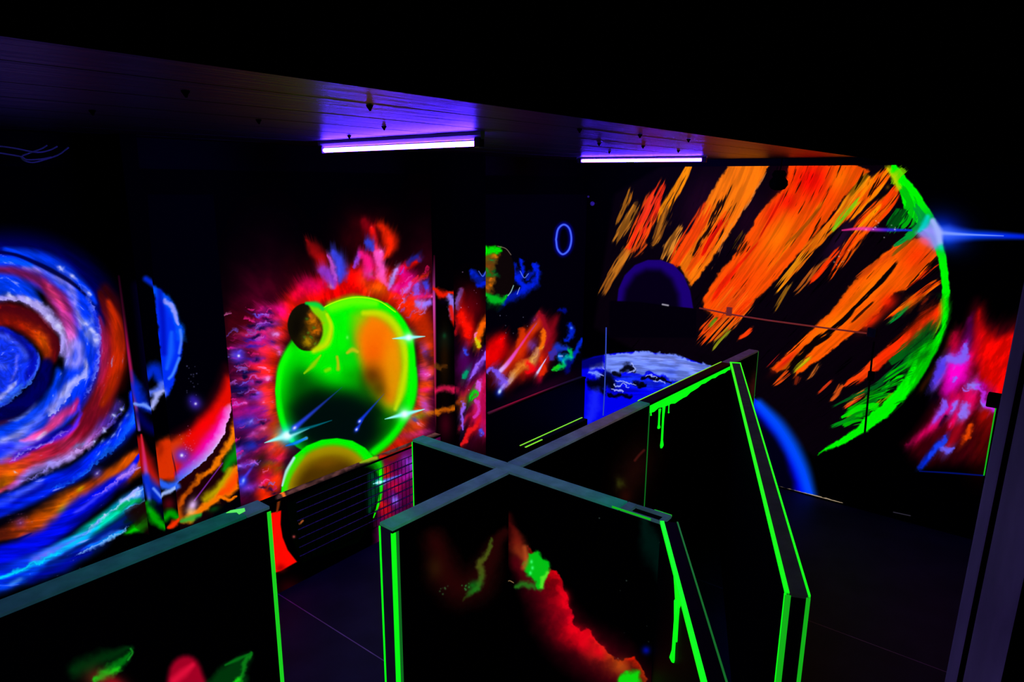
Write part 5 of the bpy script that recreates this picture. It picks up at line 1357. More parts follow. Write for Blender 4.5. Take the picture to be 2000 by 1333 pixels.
    for p, wd, cl in (([(1895, 625), (1893, 650), (1886, 680)], [6, 9, 8], (90, 0, 90)), ([(1868, 655), (1866, 680), (1858, 700)], [8, 10, 8], (200, 0, 50)), ([(1888, 665), (1880, 695), (1868, 720), (1855, 750)], [4, 13, 17, 10], (210, 0, 170)),
                      ([(1880, 710), (1865, 735), (1850, 760), (1880, 740)], [9, 16, 10, 10], (255, 0, 220)), ([(1888, 672), (1882, 690), (1870, 700), (1848, 705), (1838, 735), (1820, 765)], [3, 7, 9, 8, 7, 4], (120, 85, 255)), ([(1843, 700), (1832, 730), (1818, 760)], [6, 7, 3], (80, 50, 230)),
                      ([(1905, 750), (1895, 780), (1880, 800), (1860, 830)], [10, 14, 14, 8], (245, 0, 100)), ([(1850, 790), (1830, 825), (1800, 850), (1772, 872)], [10, 10, 8, 4], (210, 0, 90)), ([(1870, 775), (1860, 790), (1848, 805)], [6, 10, 6], (235, 0, 140)), ([(1905, 745), (1925, 760), (1940, 785), (1955, 800)], [5, 7, 6, 4], (205, 0, 230)),
                      ([(1895, 752), (1905, 757)], [8, 8], (110, 110, 255)), ([(1918, 782), (1925, 790), (1940, 798)], [4, 6, 3], (150, 90, 255)), ([(1845, 785), (1838, 805), (1822, 825)], [5, 8, 4], (130, 80, 250)), ([(1866, 790), (1858, 805)], [5, 6], (130, 110, 255)), ([(1880, 792), (1882, 808), (1874, 825)], [6, 9, 4], (130, 110, 255)), ([(1862, 745), (1866, 748)], [5, 4], (120, 80, 255)),
                      ([(1895, 835), (1885, 855), (1878, 868)], [5, 7, 4], (225, 60, 0)), ([(1875, 830), (1860, 860), (1848, 875)], [10, 13, 8], (190, 5, 30)), ([(1848, 855), (1830, 875), (1812, 895), (1798, 915)], [4, 7, 7, 4], (0, 40, 225)), ([(1835, 875), (1848, 882), (1862, 878)], [4, 7, 4], (90, 90, 255)), ([(1845, 858), (1840, 872)], [4, 5], (90, 60, 230)), ([(1862, 770), (1872, 778)], [8, 8], (255, 0, 30)), ([(1820, 770), (1826, 785)], [8, 7], (8, 0, 12)),
                      ([(1845, 820), (1838, 830)], [5, 4], (10, 0, 20))):
        c.line(p, wd, cl, .95, .9, w3)
    c.smear((1760, 570, 2010, 925), lambda X, Y: (-.5 + 0 * X, .85 + 0 * Y), 15, .9, 7, False, .7, 6.0, 2)
    c.grain((1760, 570, 2010, 925), lambda X, Y: (-.5 * X + .85 * Y, .85 * X + .5 * Y), .78, 1.12, (40., 12.), 3, (170, 130, 255), .78)
    wn = (2, 8, 3)
    c.blob(1868, 730, 24, 44, 25, (255, 0, 200), .75, warp=wn)
    c.blob(1850, 800, 14, 30, 35, (200, 0, 120), .5, warp=wn)
    c.blob(1890, 775, 16, 24, 20, (250, 0, 90), .7, warp=wn)
    for p, wd, cl in (([(1886, 672), (1882, 688), (1878, 702), (1858, 704), (1842, 706)], [3, 7, 11, 10, 6], (125, 100, 255)), ([(1842, 706), (1836, 725), (1826, 748)], [7, 7, 3], (85, 60, 240)), ([(1894, 753), (1900, 756), (1908, 757)], [6, 8, 6], (140, 125, 255)),
                      ([(1884, 763), (1890, 762)], [3, 3], (160, 110, 255)), ([(1862, 745), (1866, 741)], [4, 3], (150, 100, 255)), ([(1844, 784), (1840, 800), (1832, 812)], [6, 7, 3], (130, 90, 255)), ([(1866, 789), (1858, 800)], [5, 4], (140, 110, 255)), ([(1884, 790), (1880, 802), (1876, 815)], [6, 9, 3], (140, 115, 255)),
                      ([(1908, 757), (1920, 772), (1925, 786), (1938, 798), (1948, 800)], [4, 5, 5, 6, 5], (195, 40, 240)), ([(1918, 784), (1926, 792)], [4, 4], (150, 100, 255)), ([(1836, 877), (1848, 882), (1862, 878)], [4, 7, 4], (105, 95, 255)), ([(1846, 857), (1836, 872), (1815, 892)], [4, 6, 4], (20, 60, 240)), ([(1897, 835), (1887, 852)], [5, 6], (240, 70, 0))):
        c.line(p, wd, cl, .85, .8, wn)
    c.blob(1823, 776, 7, 9, 20, (5, 0, 12), .85, warp=wn)
    c.blob(1846, 818, 5, 4, 0, (5, 0, 20), .8, warp=wn)
    c.line([(1796, 921), (1850, 924), (1928, 930)], [1.2, 1.6, 1.4], (0, 15, 120), .9, .8)
    # lit edge of the skirting, painted in as a thin cream line
    c.line([(1512, 949), (1550, 959), (1600, 971), (1645, 983)], [1.3, 1.3, 1.5, .6], (190, 165, 135), .95, .7, (0, 1, 1))
    c.line([(1745, 1001), (1778, 1008)], .9, (60, 55, 75), .8, .8)


def paint_board_clouds(c, which):
    """airbrushed clouds on the faces of the partitions, plus a painted reflection on the far arm"""
    w2, w3 = (3, 5, 1), (0, 6, 2)
    if which == 'crossing':
        c.line([(992, 1010), (1000, 1060), (1015, 1100)], [8, 16, 16], (50, 4, 4), .9, 1)
        c.line([(998, 1025), (1012, 1060), (1020, 1085), (1040, 1125)], [4, 14, 13, 16], [(60, 5, 5), (120, 25, 12), (150, 60, 20), (110, 40, 10)], .9, .9, w2)
        c.line([(1010, 1100), (1045, 1145), (1070, 1190), (1100, 1235), (1150, 1275), (1200, 1310), (1230, 1340)], [12, 26, 32, 38, 42, 42, 40], (75, 0, 12), .9, 1, w2)
        e = [(1030, 1065), (1075, 1110), (1090, 1128), (1100, 1150), (1112, 1190), (1126, 1230), (1150, 1232), (1162, 1250), (1185, 1275), (1208, 1290), (1235, 1285), (1252, 1300), (1264, 1340)]
        c.edge(e, [24, 34, 56, 64, 66, 66, 60, 60, 56, 50, 40, 34, 30], [(120, 20, 10), (200, 10, 5), (235, 0, 15), (235, 0, 20), (225, 0, 25), (240, 0, 30), (255, 0, 20), (250, 10, 20), (225, 40, 20), (180, 60, 10), (235, 20, 0), (190, 40, 5), (150, 50, 10)], .97, -1, (0, 8, 3), 3, 1.7, taper=(.05, 0), cloud=.25)
        for x, y, r in ((1098, 1180, 18), (1115, 1235, 20), (1145, 1245, 18), (1140, 1262, 16), (1100, 1160, 12), (1170, 1275, 16)):
            c.blob(x, y, r, r * .8, 45, (255, 0, 25), .65, warp=w2)
        c.blob(1215, 1305, 18, 16, 0, (200, 90, 20), .6)
        c.poly([(1035, 1085), (1052, 1078), (1072, 1098), (1076, 1112), (1068, 1125), (1060, 1148), (1052, 1154), (1042, 1140), (1028, 1122), (1024, 1100)], (0, 195, 20), .97, 4, (0, 6, 3))
        c.line([(1072, 1118), (1062, 1130), (1058, 1146)], [4, 6, 4], (90, 235, 40), .9, .9, w3)
        c.line([(1008, 1146), (1022, 1142), (1042, 1150)], [5, 8, 6], (35, 120, 25), .85, .9, w3)
        for x, y in ((1038, 1098), (1040, 1110), (1036, 1120)):
            c.blob(x, y, 3, 4, 0, (60, 255, 120), .9)
        c.line([(1025, 1070), (1028, 1095), (1022, 1110)], 5, (190, 80, 30), .7, 1)
        c.poly([(1205, 1330), (1222, 1312), (1248, 1312), (1250, 1345), (1205, 1345)], (10, 220, 10), .97, 6, (0, 5, 3))
        c.blob(1262, 1271, 8, 8, 0, (0, 10, 160), .9)
        c.line([(988, 1139), (995, 1135), (1003, 1139)], .9, (170, 130, 80), .9, .7)
        c.line([(1262, 1024), (1275, 1065), (1300, 1120)], [8, 22, 14], (0, 34, 26), .6, 1, (8, 6, 0))
        c.specks(1220, 1180, 40, 90, 9, (120, 150, 140), .9, 71)
    elif which == 'near':
        c.line([(850, 1060), (870, 1120), (900, 1150), (940, 1130), (970, 1060), (985, 1040)], [22, 30, 34, 30, 20, 8], (42, 4, 4), .8, 1, w2)
        c.line([(962, 1055), (952, 1080), (935, 1100), (942, 1120), (930, 1150), (905, 1170)], [3, 5, 7, 7, 7, 3], [(60, 80, 15), (75, 95, 20), (80, 90, 20), (60, 100, 20), (25, 130, 25), (40, 50, 10)], .85, .9, w3)
        c.blob(922, 1143, 12, 8, -40, (10, 110, 20), .8, warp=w3)
        c.specks(866, 1154, 5, 6, 8, (60, 110, 60), 1.6, 72)
        c.specks(912, 1146, 4, 4, 8, (50, 170, 70), 1.6, 73)
        c.blob(850, 1110, 16, 22, 0, (50, 30, 5), .5)
    elif which == 'far':
        c.blob(1240, 920, 34, 60, 20, (28, 6, 4), .8, warp=w2)
        c.blob(1212, 945, 10, 12, 0, (55, 60, 10), .7, warp=w3)
        c.line([(1258, 880), (1248, 890), (1240, 900)], 2.5, (75, 20, 16), .8, .9)
        c.blob(1222, 970, 14, 16, 0, (40, 8, 4), .7)
        c.blob(1470, 760, 12, 40, 20, (60, 14, 10), .8, warp=w3)  # reddish reflection of the nebula, painted onto the panel
    elif which == 'left':
        c.line([(150, 1310), (205, 1285), (258, 1268)], [16, 14, 4], (0, 50, 10), .85, 1, w2)
        c.line([(195, 1315), (235, 1295), (258, 1272)], [6, 10, 5], (0, 120, 15), .9, .9, w3, taper=(0, .2))
        c.line([(255, 1268), (259, 1276), (250, 1290)], 2, (20, 140, 30), .9, .8)
        c.blob(190, 1325, 26, 22, 0, (90, 40, 20), .85)
        c.line([(185, 1330), (210, 1318), (230, 1308)], [5, 9, 5], (20, 200, 20), .95, .9, w3)
        c.blob(222, 1336, 28, 16, 20, (150, 15, 25), .9)
        c.poly([(325, 1345), (332, 1305), (348, 1286), (368, 1282), (385, 1292), (396, 1318), (398, 1345)], (165, 0, 35), .97, 8, None, 2)
        c.line([(340, 1330), (362, 1312), (376, 1300)], [8, 9, 5], (235, 15, 60), .8, 1)
        c.poly([(395, 1345), (425, 1310), (460, 1290), (490, 1275), (488, 1292), (478, 1312), (484, 1345)], (0, 55, 10), .9, 8, w2)
        c.line([(462, 1335), (476, 1305), (490, 1276)], [3, 5, 3], (10, 125, 20), .9, .9, w3)
        c.line([(440, 1300), (465, 1288), (488, 1278)], [2, 4, 2], (5, 110, 20), .9, .9)
        c.line([(455, 1340), (465, 1328)], [5, 6], (20, 210, 20), .95, .9, w3)


# ------------------------------------------------------------------ canvases
def painted(name, O, U, V, w, h, ppm, *fns):
    c = Canvas(O, U, V, w, h, ppm)
    for f in fns:
        f(c)
    return c, mural_mat(name, c.image(name))


XL0 = -0.02 * S
CV, MM = {}, {}
PPM = 260
CV['left'], MM['left'] = painted('left_wall_mural', (XL0, YL, 0.1 * S), X1, Z1, XB - XL0, 0.92 * S, PPM, paint_galaxy, paint_flame)
_c = Canvas((0.77 * S, YL, 0.1 * S), X1, Z1, PIL2[0] - 0.77 * S, 0.92 * S, PPM)
paint_planet(_c)
CV['planet'], MM['planet'] = _c, mural_mat('green_planet_mural', _c.image('green_planet_mural'))
CV['recess'], MM['recess'] = painted('recess_mural', (PIL2[0], YL, 0.2 * S), X1, Z1, XB - PIL2[0], 0.82 * S, PPM, paint_recess)
CV['pl1r'], MM['pl1r'] = painted('pilaster_side_mural', (PIL1[0], PIL_Y, 0.1 * S), Y1, Z1, YL - PIL_Y, 0.92 * S, 300, lambda c: paint_pilaster_left(c, 'return'))
CV['pl1f'], MM['pl1f'] = painted('pilaster_front_mural', (PIL1[0], PIL_Y, 0.1 * S), X1, Z1, PIL1[1] - PIL1[0], 0.92 * S, 300, lambda c: paint_pilaster_left(c, 'front'))
CV['pl2r'], MM['pl2r'] = painted('second_pilaster_side_mural', (PIL2[0], PIL_Y, 0.1 * S), Y1, Z1, YL - PIL_Y, 0.92 * S, 300, lambda c: paint_right_pilaster(c, 'return'))
CV['pl2f'], MM['pl2f'] = painted('second_pilaster_front_mural', (PIL2[0], PIL_Y, 0.1 * S), X1, Z1, PIL2[1] - PIL2[0], 0.92 * S, 300, lambda c: paint_right_pilaster(c, 'front'))
YB0 = -0.35 * S
CV['back'], MM['back'] = painted('back_wall_mural', (XB, YL, 0), -Y1, Z1, YL - YB0, 1.056 * S, PPM, paint_orange_planet)
CV['cover'], MM['cover'] = painted('radiator_cover_mural', (0.70 * S, COV_Y, 0), X1, Z1, PIL2[0] - 0.70 * S, COV_Z, PPM, paint_planet_cover)
CV['sill'], MM['sill'] = painted('radiator_shelf_paint_and_light', (0.70 * S, COV_Y, COV_Z), X1, Y1, PIL2[0] - 0.70 * S, YL - COV_Y, PPM, paint_sill)
CV['ledge'], MM['ledge'] = painted('far_shelf_painted_light', (PIL2[1], COV_Y - .01, COV_Z), X1, Y1, XB - PIL2[1], YL - COV_Y + .01, PPM, paint_ledge)


def map_faces(o, mi, cv, test):
    """give the faces that pass the test the painted material mi with wall UVs"""
    bm = bmesh.new()
    bm.from_mesh(o.data)
    bm.faces.ensure_lookup_table()
    for f in bm.faces:
        if test(f):
            f.material_index = mi
            plane_uv(bm, f, cv.O, cv.U, cv.V, cv.w, cv.h)
    bm.to_mesh(o.data)
    bm.free()


def wall_box(name, key, parent, x0, x1, y0, y1, z0, z1, tests, mats=None):
    bm = bmesh.new()
    add_box(bm, x0, x1, y0, y1, z0, z1)
    o = obj(name, bm, [M['black_paint']] + [MM[k] for k, t in tests], parent)
    for i, (k, t) in enumerate(tests):
        map_faces(o, i + 1, CV[k], t)
    return o


NY = lambda f: f.normal.y < -.9
NX = lambda f: f.normal.x < -.9
NZ = lambda f: f.normal.z > .9

# ------------------------------------------------------------------ the setting
floor = struct(box('floor', M['floor_joint'], None, -2.6, XB + .2, -4.2, YL + .2, -.12, -.0012))
px, py = 2.44, 7.0
x = 0.8365 * S - 3 * px
while x < XB:
    y = YL - 6 * py
    while y < YL:
        x0, x1, y0, y1 = max(x, -2.5), min(x + px, XB), max(y, -4.1), min(y + py, YL)
        if x1 - x0 > .05 and y1 - y0 > .05:
            box('floor_panel', M['floor'], floor, x0 + .0045, x1 - .0045, y0 + .0045, y1 - .0045, -.0012, 0, .0004)
        y += py
    x += px

# left wall: backing, board in front of it at the left, planet board, recess
wl = struct(box('wall_left', M['black_paint'], None, -2.6, XB + .2, YL + .02, YL + .22, 0, CEIL + .05))
wall_box('mural_board', 'left', wl, XL0, 0.7735 * S, YL, YL + .02, 0.1 * S, 1.02 * S, [('left', NY)])
wall_box('mural_board', 'planet', wl, 0.7745 * S, PIL2[0], YL + .012, YL + .02, 0.1 * S, 1.02 * S, [('planet', NY)])
wall_box('mural_board', 'recess', wl, PIL2[1], XB, YL, YL + .02, 0.2 * S, 1.02 * S, [('recess', NY)])
wall_box('pilaster', None, wl, PIL1[0], PIL1[1], PIL_Y, YL + .02, 0, CEIL + .02, [('pl1r', NX), ('pl1f', NY)])
wall_box('pilaster', None, wl, PIL2[0], PIL2[1], PIL_Y, YL + .02, 0, CEIL + .02, [('pl2r', NX), ('pl2f', NY)])
wb = struct(box('wall_back', M['black_paint'], None, XB + .01, XB + .21, -4.2, YL + .2, 0, CEIL + .05))
wall_box('mural_board', 'back', wb, XB, XB + .01, YB0, YL, 0, 1.056 * S, [('back', NX)])
struct(box('wall_right', M['black_paint'], None, -2.6, XB + .2, -4.2, -4.05, 0, CEIL + .05))
struct(box('wall_front', M['black_paint'], None, -2.6, -2.45, -4.2, YL + .2, 0, CEIL + .05))
# lit ceiling of boards, black soffit in front of it
SOF_Y, SOF_Z = 0.352 * S, 1.0565 * S
ceil = struct(box('ceiling', M['black_matt'], None, -2.6, XB + .2, SOF_Y - .3, YL + .2, CEIL + .012, CEIL + .15))
yy = SOF_Y - .1
k = 0
while yy < YL:
    w_ = 0.145
    box('ceiling_board', M['ceiling'], ceil, -2.55, XB, yy + .0006, min(yy + w_ - .0006, YL), CEIL + .0006 * (k % 3), CEIL + .012, .001)
    yy += w_
    k += 1
bm = bmesh.new()
add_box(bm, -2.6, XB, -4.2, SOF_Y, SOF_Z, CEIL + .15, .006)
struct(obj('ceiling_soffit', bm, M['black_matt']))
struct(box('trim_1', M['black_paint'], None, XB - .02, XB + .01, SOF_Y, YL, 1.0555 * S, CEIL))
struct(box('baseboard_back', M['black_paint'], None, XB - .012, XB, -4.0, YL, 0, .012))

# ------------------------------------------------------------------ blacklight tubes
def tube_light(pa, pb, label):
    a, b = Vector(pa), Vector(pb)
    L = (b - a).length
    mid = (a + b) / 2
    ang = math.atan2(b.y - a.y, b.x - a.x)
    t = empty('tube_light', (mid.x, mid.y, mid.z), ang)
    tag(t, label, 'lamp', 'blacklight tubes under the ceiling')
    bm = bmesh.new()
    add_tube(bm, [(-L / 2, 0, 0), (-L / 2 + .01, 0, 0), (L / 2 - .01, 0, 0), (L / 2, 0, 0)], [.010, .0145, .0145, .010], 14)
    obj('tube', bm, M['tube'], t)
    up = CEIL - mid.z
    bm = bmesh.new()
    hw = .016
    vs = []
    for xx in (-L / 2 - .05, L / 2 + .05):
        vs.append([bm.verts.new((xx, yy_, zz)) for yy_, zz in ((-hw, up - .002), (-hw, up - .02), (-.008, .022), (.008, .022), (hw, up - .02), (hw, up - .002))])
    for q in range(6):
        bm.faces.new((vs[0][q], vs[0][(q + 1) % 6], vs[1][(q + 1) % 6], vs[1][q]))
    bm.faces.new(vs[0][::-1])
    bm.faces.new(vs[1])
    bmesh.ops.recalc_face_normals(bm, faces=bm.faces)
    obj('housing', bm, M['white_metal'], t)
    for sgn in (-1, 1):
        bm = bmesh.new()
        add_box(bm, min(sgn * L / 2, sgn * (L / 2 + .045)), max(sgn * L / 2, sgn * (L / 2 + .045)), -.02, .02, -.022, .03, .004)
        h = obj('tube_holder', bm, M['dark_plastic'], t)
    return t


t1a, t1b = at(2, 1.0595 * S, 633, 294), at(2, 1.0595 * S, 930, 280.5)
t2a, t2b = at(2, 1.0665 * S, 1136, 314.5), at(2, 1.0665 * S, 1371, 312.5)
tube_light(t1a, t1b, 'larger nearer glowing violet blacklight tube, left of the two under the ceiling')
tube_light(t2a, t2b, 'smaller farther glowing violet blacklight tube, right one beside the orange planet')

# little anchor plugs in the ceiling
PLUGS = ((722, 206, 'largest dark plug in the ceiling high above the nearer tube'), (750, 247, 'dark ceiling plug just above the nearer tube'),
         (682, 265, 'small dark ceiling plug close to the left end of the nearer tube'), (1250, 263, 'largest dark ceiling plug over the farther tube'),
         (1170, 280, 'dark ceiling plug above the left part of the farther tube'), (1345, 272, 'dark ceiling plug above the right end of the farther tube'),
         (1256, 285, 'small dark ceiling plug nearest above the middle of the farther tube'), (1325, 294, 'tiny dark ceiling plug touching the right glow of the farther tube'),
         (1190, 296, 'tiny dark ceiling plug touching the left glow of the farther tube'), (1132, 252, 'dark ceiling plug between the two tubes'),
         (362, 178, 'dark plug in the unlit ceiling left of the nearer tube, upper of three'), (180, 216, 'dark plug in the unlit ceiling above the hanging cables'),
         (505, 234, 'dark plug in the dim ceiling between cables and nearer tube'))
for hx, hy, lab in PLUGS:
    p = at(2, CEIL - .001, hx, hy)
    bm = bmesh.new()
    add_tube(bm, [(0, 0, .001), (0, 0, -.004), (0, 0, -.009), (.001, 0, -.015), (.002, 0, -.019)], [.013, .012, .008, .005, .003], 10)
    o = obj('ceiling_plug', bm, M['black_matt'])
    o.location = p
    tag(o, lab, 'plug', 'plugs in the ceiling')


# ------------------------------------------------------------------ partitions
def dr(p0, p1):
    d = Vector((p1[0] - p0[0], p1[1] - p0[1], 0))
    return d.length, d.normalized(), math.atan2(d.y, d.x)


TH = .1


def partition(name, label, p0, p1, cap=(None,), paint=None, th=TH, top=TOPZ, capmat='raw_wood', panels=None, ppm=240):
    """a tall board partition on its centre line p0-p1; local x runs along it, -y is its painted side"""
    L, d, ang = dr(p0, p1)
    t = empty(name, (p0[0], p0[1], 0), ang)
    tag(t, label, 'partition')
    n = Vector((-d.y, d.x, 0))
    cuts = panels or [0, L]
    cv = mm = None
    if paint:
        O = np.array([p0[0], p0[1], 0.0]) - np.array(n) * (th / 2)
        cv = Canvas(O, np.array(d), Z1, L, top, ppm)
        paint(cv)
        mm = mural_mat(name + '_airbrush', cv.image(name + '_airbrush'), .3)
    for a, b in zip(cuts[:-1], cuts[1:]):
        bm = bmesh.new()
        add_box(bm, a + .001, b - .001, -th / 2, th / 2, .0, top - .018)
        lay = bm.loops.layers.uv.verify()
        for f in bm.faces:
            if mm and f.normal.y < -.9:
                f.material_index = 1
                for lp in f.loops:
                    lp[lay].uv = (lp.vert.co.x / L, lp.vert.co.z / top)
        bm.normal_update()
        for f in bm.faces:
            if mm and f.normal.y < -.9:
                f.material_index = 1
                for lp in f.loops:
                    lp[lay].uv = (lp.vert.co.x / L, lp.vert.co.z / top)
        obj('panel', bm, [M['black_paint']] + ([mm] if mm else []), t)
    for a, b, m in cap:
        bm = bmesh.new()
        add_box(bm, a, b, -th / 2, th / 2, top - .018, top, .002)
        obj('top_rail', bm, M[m], t)
    return t, L


def stripe(t, m, x0, x1, y0, y1, z0, z1):
    return box('edge_stripe', M[m], t, x0, x1, y0, y1, z0, z1)


def drips(t, m, y, items):
    """runs of paint: (x, z_top, length, width)"""
    for x, z, l, w in items:
        bm = bmesh.new()
        add_tube(bm, [(x, y, z), (x, y, z - l * .3), (x + .002, y, z - l * .8), (x + .001, y, z - l * .93), (x, y, z - l)], [w * .5, w * .32, w * .35, w * .62, w * .3], 8)
        obj('paint_drip', bm, M[m], t)


h = TH / 2
# long wall through the cross, near arm and far arm (its line is turned by a degree and a half)
SL = -0.026
def ad(x):
    return (x * S, (0.7225 + SL * (x - 0.62)) * S)


BCX = 0.9035 * S
tA, LA = partition('partition_wall', 'black partition arm of the cross ending nearest left, twin bright green lines down its end',
                   ad(0.6195), (BCX - h - .004, ad(0.9)[1]), cap=[(0, 0.9035 * S - h - .004 - 0.6195 * S, 'rail_near')], paint=lambda c: paint_board_clouds(c, 'near'))
stripe(tA, 'green', -.004, .0, -h - .004, -h + .008, 0.0, TOPZ - .03)
stripe(tA, 'green', -.0, .019, -h - .004, -h, 0.0, TOPZ - .03)
stripe(tA, 'green_dim', .019, .040, -h - .003, -h, 0.0, TOPZ - .03)
stripe(tA, 'green', -.004, .0, h - .010, h + .002, 0.0, TOPZ - .02)
box('end_board', M['timber_dim'], tA, -.003, .0, -h + .012, h - .012, 0, TOPZ - .018)
xf0, xf1 = 1.40 * S, 1.875 * S
pD0, pD1 = (BCX + h + .004, ad(0.905)[1]), ad(2.085)
LD = dr(pD0, pD1)[0]
s0, s1 = xf0 - pD0[0], xf1 - pD0[0]
tD, LD = partition('partition_wall', 'longest black partition running back from the cross, green drips along its top rail',
                   pD0, pD1, cap=[(0, s0, 'rail_pink'), (s0, s1, 'black_paint'), (s1, LD, 'rail_dim')], paint=lambda c: paint_board_clouds(c, 'far'), panels=[0, s0, s1, LD])
stripe(tD, 'green_dim', s0 - .006, s0 + .006, -h - .003, -h, 0, TOPZ - .03)
bm = bmesh.new()                                     # brushed green band under the rail, thicker towards the left third
n_ = 22
vs = []
for i in range(n_ + 1):
    u = i / n_
    xx = s0 + u * (s1 - s0)
    wv = .035 + .05 * math.exp(-((u - .3) / .22) ** 2) + .006 * math.sin(i * 2.3) + .02 * math.exp(-((u - .02) / .06) ** 2)
    vs.append((bm.verts.new((xx, -h - .004, TOPZ - .022)), bm.verts.new((xx, -h - .004, TOPZ - .022 - wv)), bm.verts.new((xx, -h, TOPZ - .022 - wv)), bm.verts.new((xx, -h, TOPZ - .022))))
for a, b in zip(vs[:-1], vs[1:]):
    for q in range(4):
        bm.faces.new((a[q], b[q], b[(q + 1) % 4], a[(q + 1) % 4]))
bm.faces.new(vs[0])
bm.faces.new(vs[-1][::-1])
bmesh.ops.recalc_face_normals(bm, faces=bm.faces)
obj('edge_stripe', bm, M['green'], tD)
stripe(tD, 'lime', s0 - .01, s1, h - .004, h + .004, TOPZ - .008, TOPZ + .003)
drips(tD, 'green', -h - .003, [(s0 + .02, TOPZ - .05, .06, .016), (s0 + .165, TOPZ - .09, .17, .028), (s0 + .235, TOPZ - .09, .36, .032), (s0 + .33, TOPZ - .09, .08, .014)])
stripe(tD, 'green_dim', LD - .006, LD + .003, -h - .003, -h + .006, 0, TOPZ - .01)
# crossing wall
pB, pC = (BCX, 0.947 * S), (BCX, 0.404 * S)
LB = pB[1] - pC[1]
tB, LB = partition('partition_wall', 'black partition crossing the long one, red and green airbrushed cloud on its face',
                   pB, pC, cap=[(0, LB - .26, 'rail_cross'), (LB - .255, LB - .20, 'raw_wood')], paint=lambda c: paint_board_clouds(c, 'crossing'))
box('top_rail', M['raw_wood'], tB, LB - .20, LB, h - .018, h, TOPZ - .018, TOPZ, .002)
box('top_rail', M['raw_wood'], tB, LB - .03, LB, -h, h - .018, TOPZ - .018, TOPZ, .002)
box('top_rail', M['raw_wood'], tB, LB - .20, LB - .03, -h, -h + .012, TOPZ - .018, TOPZ, .002)
stripe(tB, 'green', -.004, .0, -h - .004, -h + .010, 0, TOPZ - .02)
stripe(tB, 'green_mid', LB - .30, LB - .07, -h - .003, -h, TOPZ - .012, TOPZ - .001)
stripe(tB, 'green_mid', LB - .10, LB, h, h + .003, TOPZ - .010, TOPZ + .001)
# slanting board fixed to the end of the crossing wall
c0 = at(2, TOPZ, 1306, 1016)
c1 = at(2, TOPZ, 1396, 1333)
d_ = Vector((c1[0] - c0[0], c1[1] - c0[1], 0)).normalized()
n_ = Vector((-d_.y, d_.x, 0))
q0 = Vector((c0[0], c0[1], 0)) + d_ * .02
q1 = Vector((c0[0], c0[1], 0)) + d_ * 1.55
tC, LC = partition('partition_board', 'black partition board slanting to the frame foot from the cross, one broad dripping green edge',
                   q0, q1, cap=[(0, 1.53, 'black_paint')], th=.085)
hc = .0425
stripe(tC, 'green', 0, LC, -hc - .004, -hc + .016, TOPZ - .012, TOPZ + .003)
stripe(tC, 'green_dim', 0, LC, hc - .005, hc + .003, TOPZ - .008, TOPZ + .002)
for (xa, xb, za, zb) in ((.50, .70, .0, .05),):
    bm = bmesh.new()
    f = [bm.verts.new(p) for p in ((xa, -hc - .005, TOPZ - .01), (xb, -hc - .005, TOPZ - .01), (xa + .13, -hc - .005, TOPZ - .10), (xa + .10, -hc - .005, TOPZ - .10))]
    bm.faces.new(f)
    r_ = bmesh.ops.extrude_face_region(bm, geom=list(bm.faces))
    for v in [g for g in r_['geom'] if isinstance(g, bmesh.types.BMVert)]:
        v.co.y += .006
    bmesh.ops.recalc_face_normals(bm, faces=bm.faces)
    obj('paint_drip', bm, M['green'], tC)
drips(tC, 'green', -hc - .003, [(.62, TOPZ - .05, .30, .030), (.66, TOPZ - .06, .16, .014)])
# the big slanting fin
f0 = at(2, TOPZ, 1436, 708.5)
f1 = at(2, TOPZ, 1558.5, 1161.5)
d_ = Vector((f1[0] - f0[0], f1[1] - f0[1], 0)).normalized()
q0 = Vector((f0[0], f0[1], 0)) + d_ * .03
tF, LF = partition('partition_board', 'big black partition fin with bent twin green lines, standing before the blue planet',
                   q0, (f1[0], f1[1]), cap=[(0, (Vector((f1[0], f1[1], 0)) - q0).length, 'rail_grey')], th=.095)
hf = .0475
stripe(tF, 'green', -.02, LF, -hf - .004, -hf + .014, TOPZ - .010, TOPZ + .003)
stripe(tF, 'green', -.02, LF, hf - .007, hf + .003, TOPZ - .008, TOPZ + .003)
stripe(tF, 'green', -.03, -.005, -hf - .004, hf + .003, TOPZ - .010, TOPZ + .003)
stripe(tF, 'green_mid', LF - .002, LF + .004, -hf - .004, -hf + .020, 0, TOPZ - .01)
stripe(tF, 'green', LF - .012, LF + .003, -hf - .006, -hf - .001, 0, TOPZ - .01)
stripe(tF, 'green_mid', LF - .002, LF + .004, hf - .013, hf + .003, 0, TOPZ - .01)
# long partition at the left edge of the frame
tL, LL = partition('partition_wall', 'black partition along the left with teal lit top rail and painted leaves below',
                   (-0.10 * S, 0.930 * S), (0.5465 * S, 0.928 * S), cap=[(0, 0.6465 * S - .135, 'rail_left'), (0.6465 * S - .132, 0.6465 * S, 'raw_wood')], th=.115, paint=lambda c: paint_board_clouds(c, 'left'))
hl = .0575
stripe(tL, 'green_soft', LL - .019, LL + .003, -hl - .004, -hl, 0, TOPZ - .03)
bm = bmesh.new()                                     # splash of green on its rail
p_ = [(LL - .19, .045), (LL - .16, .052), (LL - .10, .02), (LL - .115, -.012), (LL - .155, -.02), (LL - .15, .012)]
ta = [bm.verts.new((a, b, TOPZ)) for a, b in p_]
tb = [bm.verts.new((a, b, TOPZ + .003)) for a, b in p_]
bm.faces.new(tb)
for i in range(6):
    bm.faces.new((ta[i], ta[(i + 1) % 6], tb[(i + 1) % 6], tb[i]))
bmesh.ops.recalc_face_normals(bm, faces=bm.faces)
obj('paint_splash', bm, mat('fluorescent_mint', (.1, .3, .1), .5, emit=(.10, .85, .10)), tL)
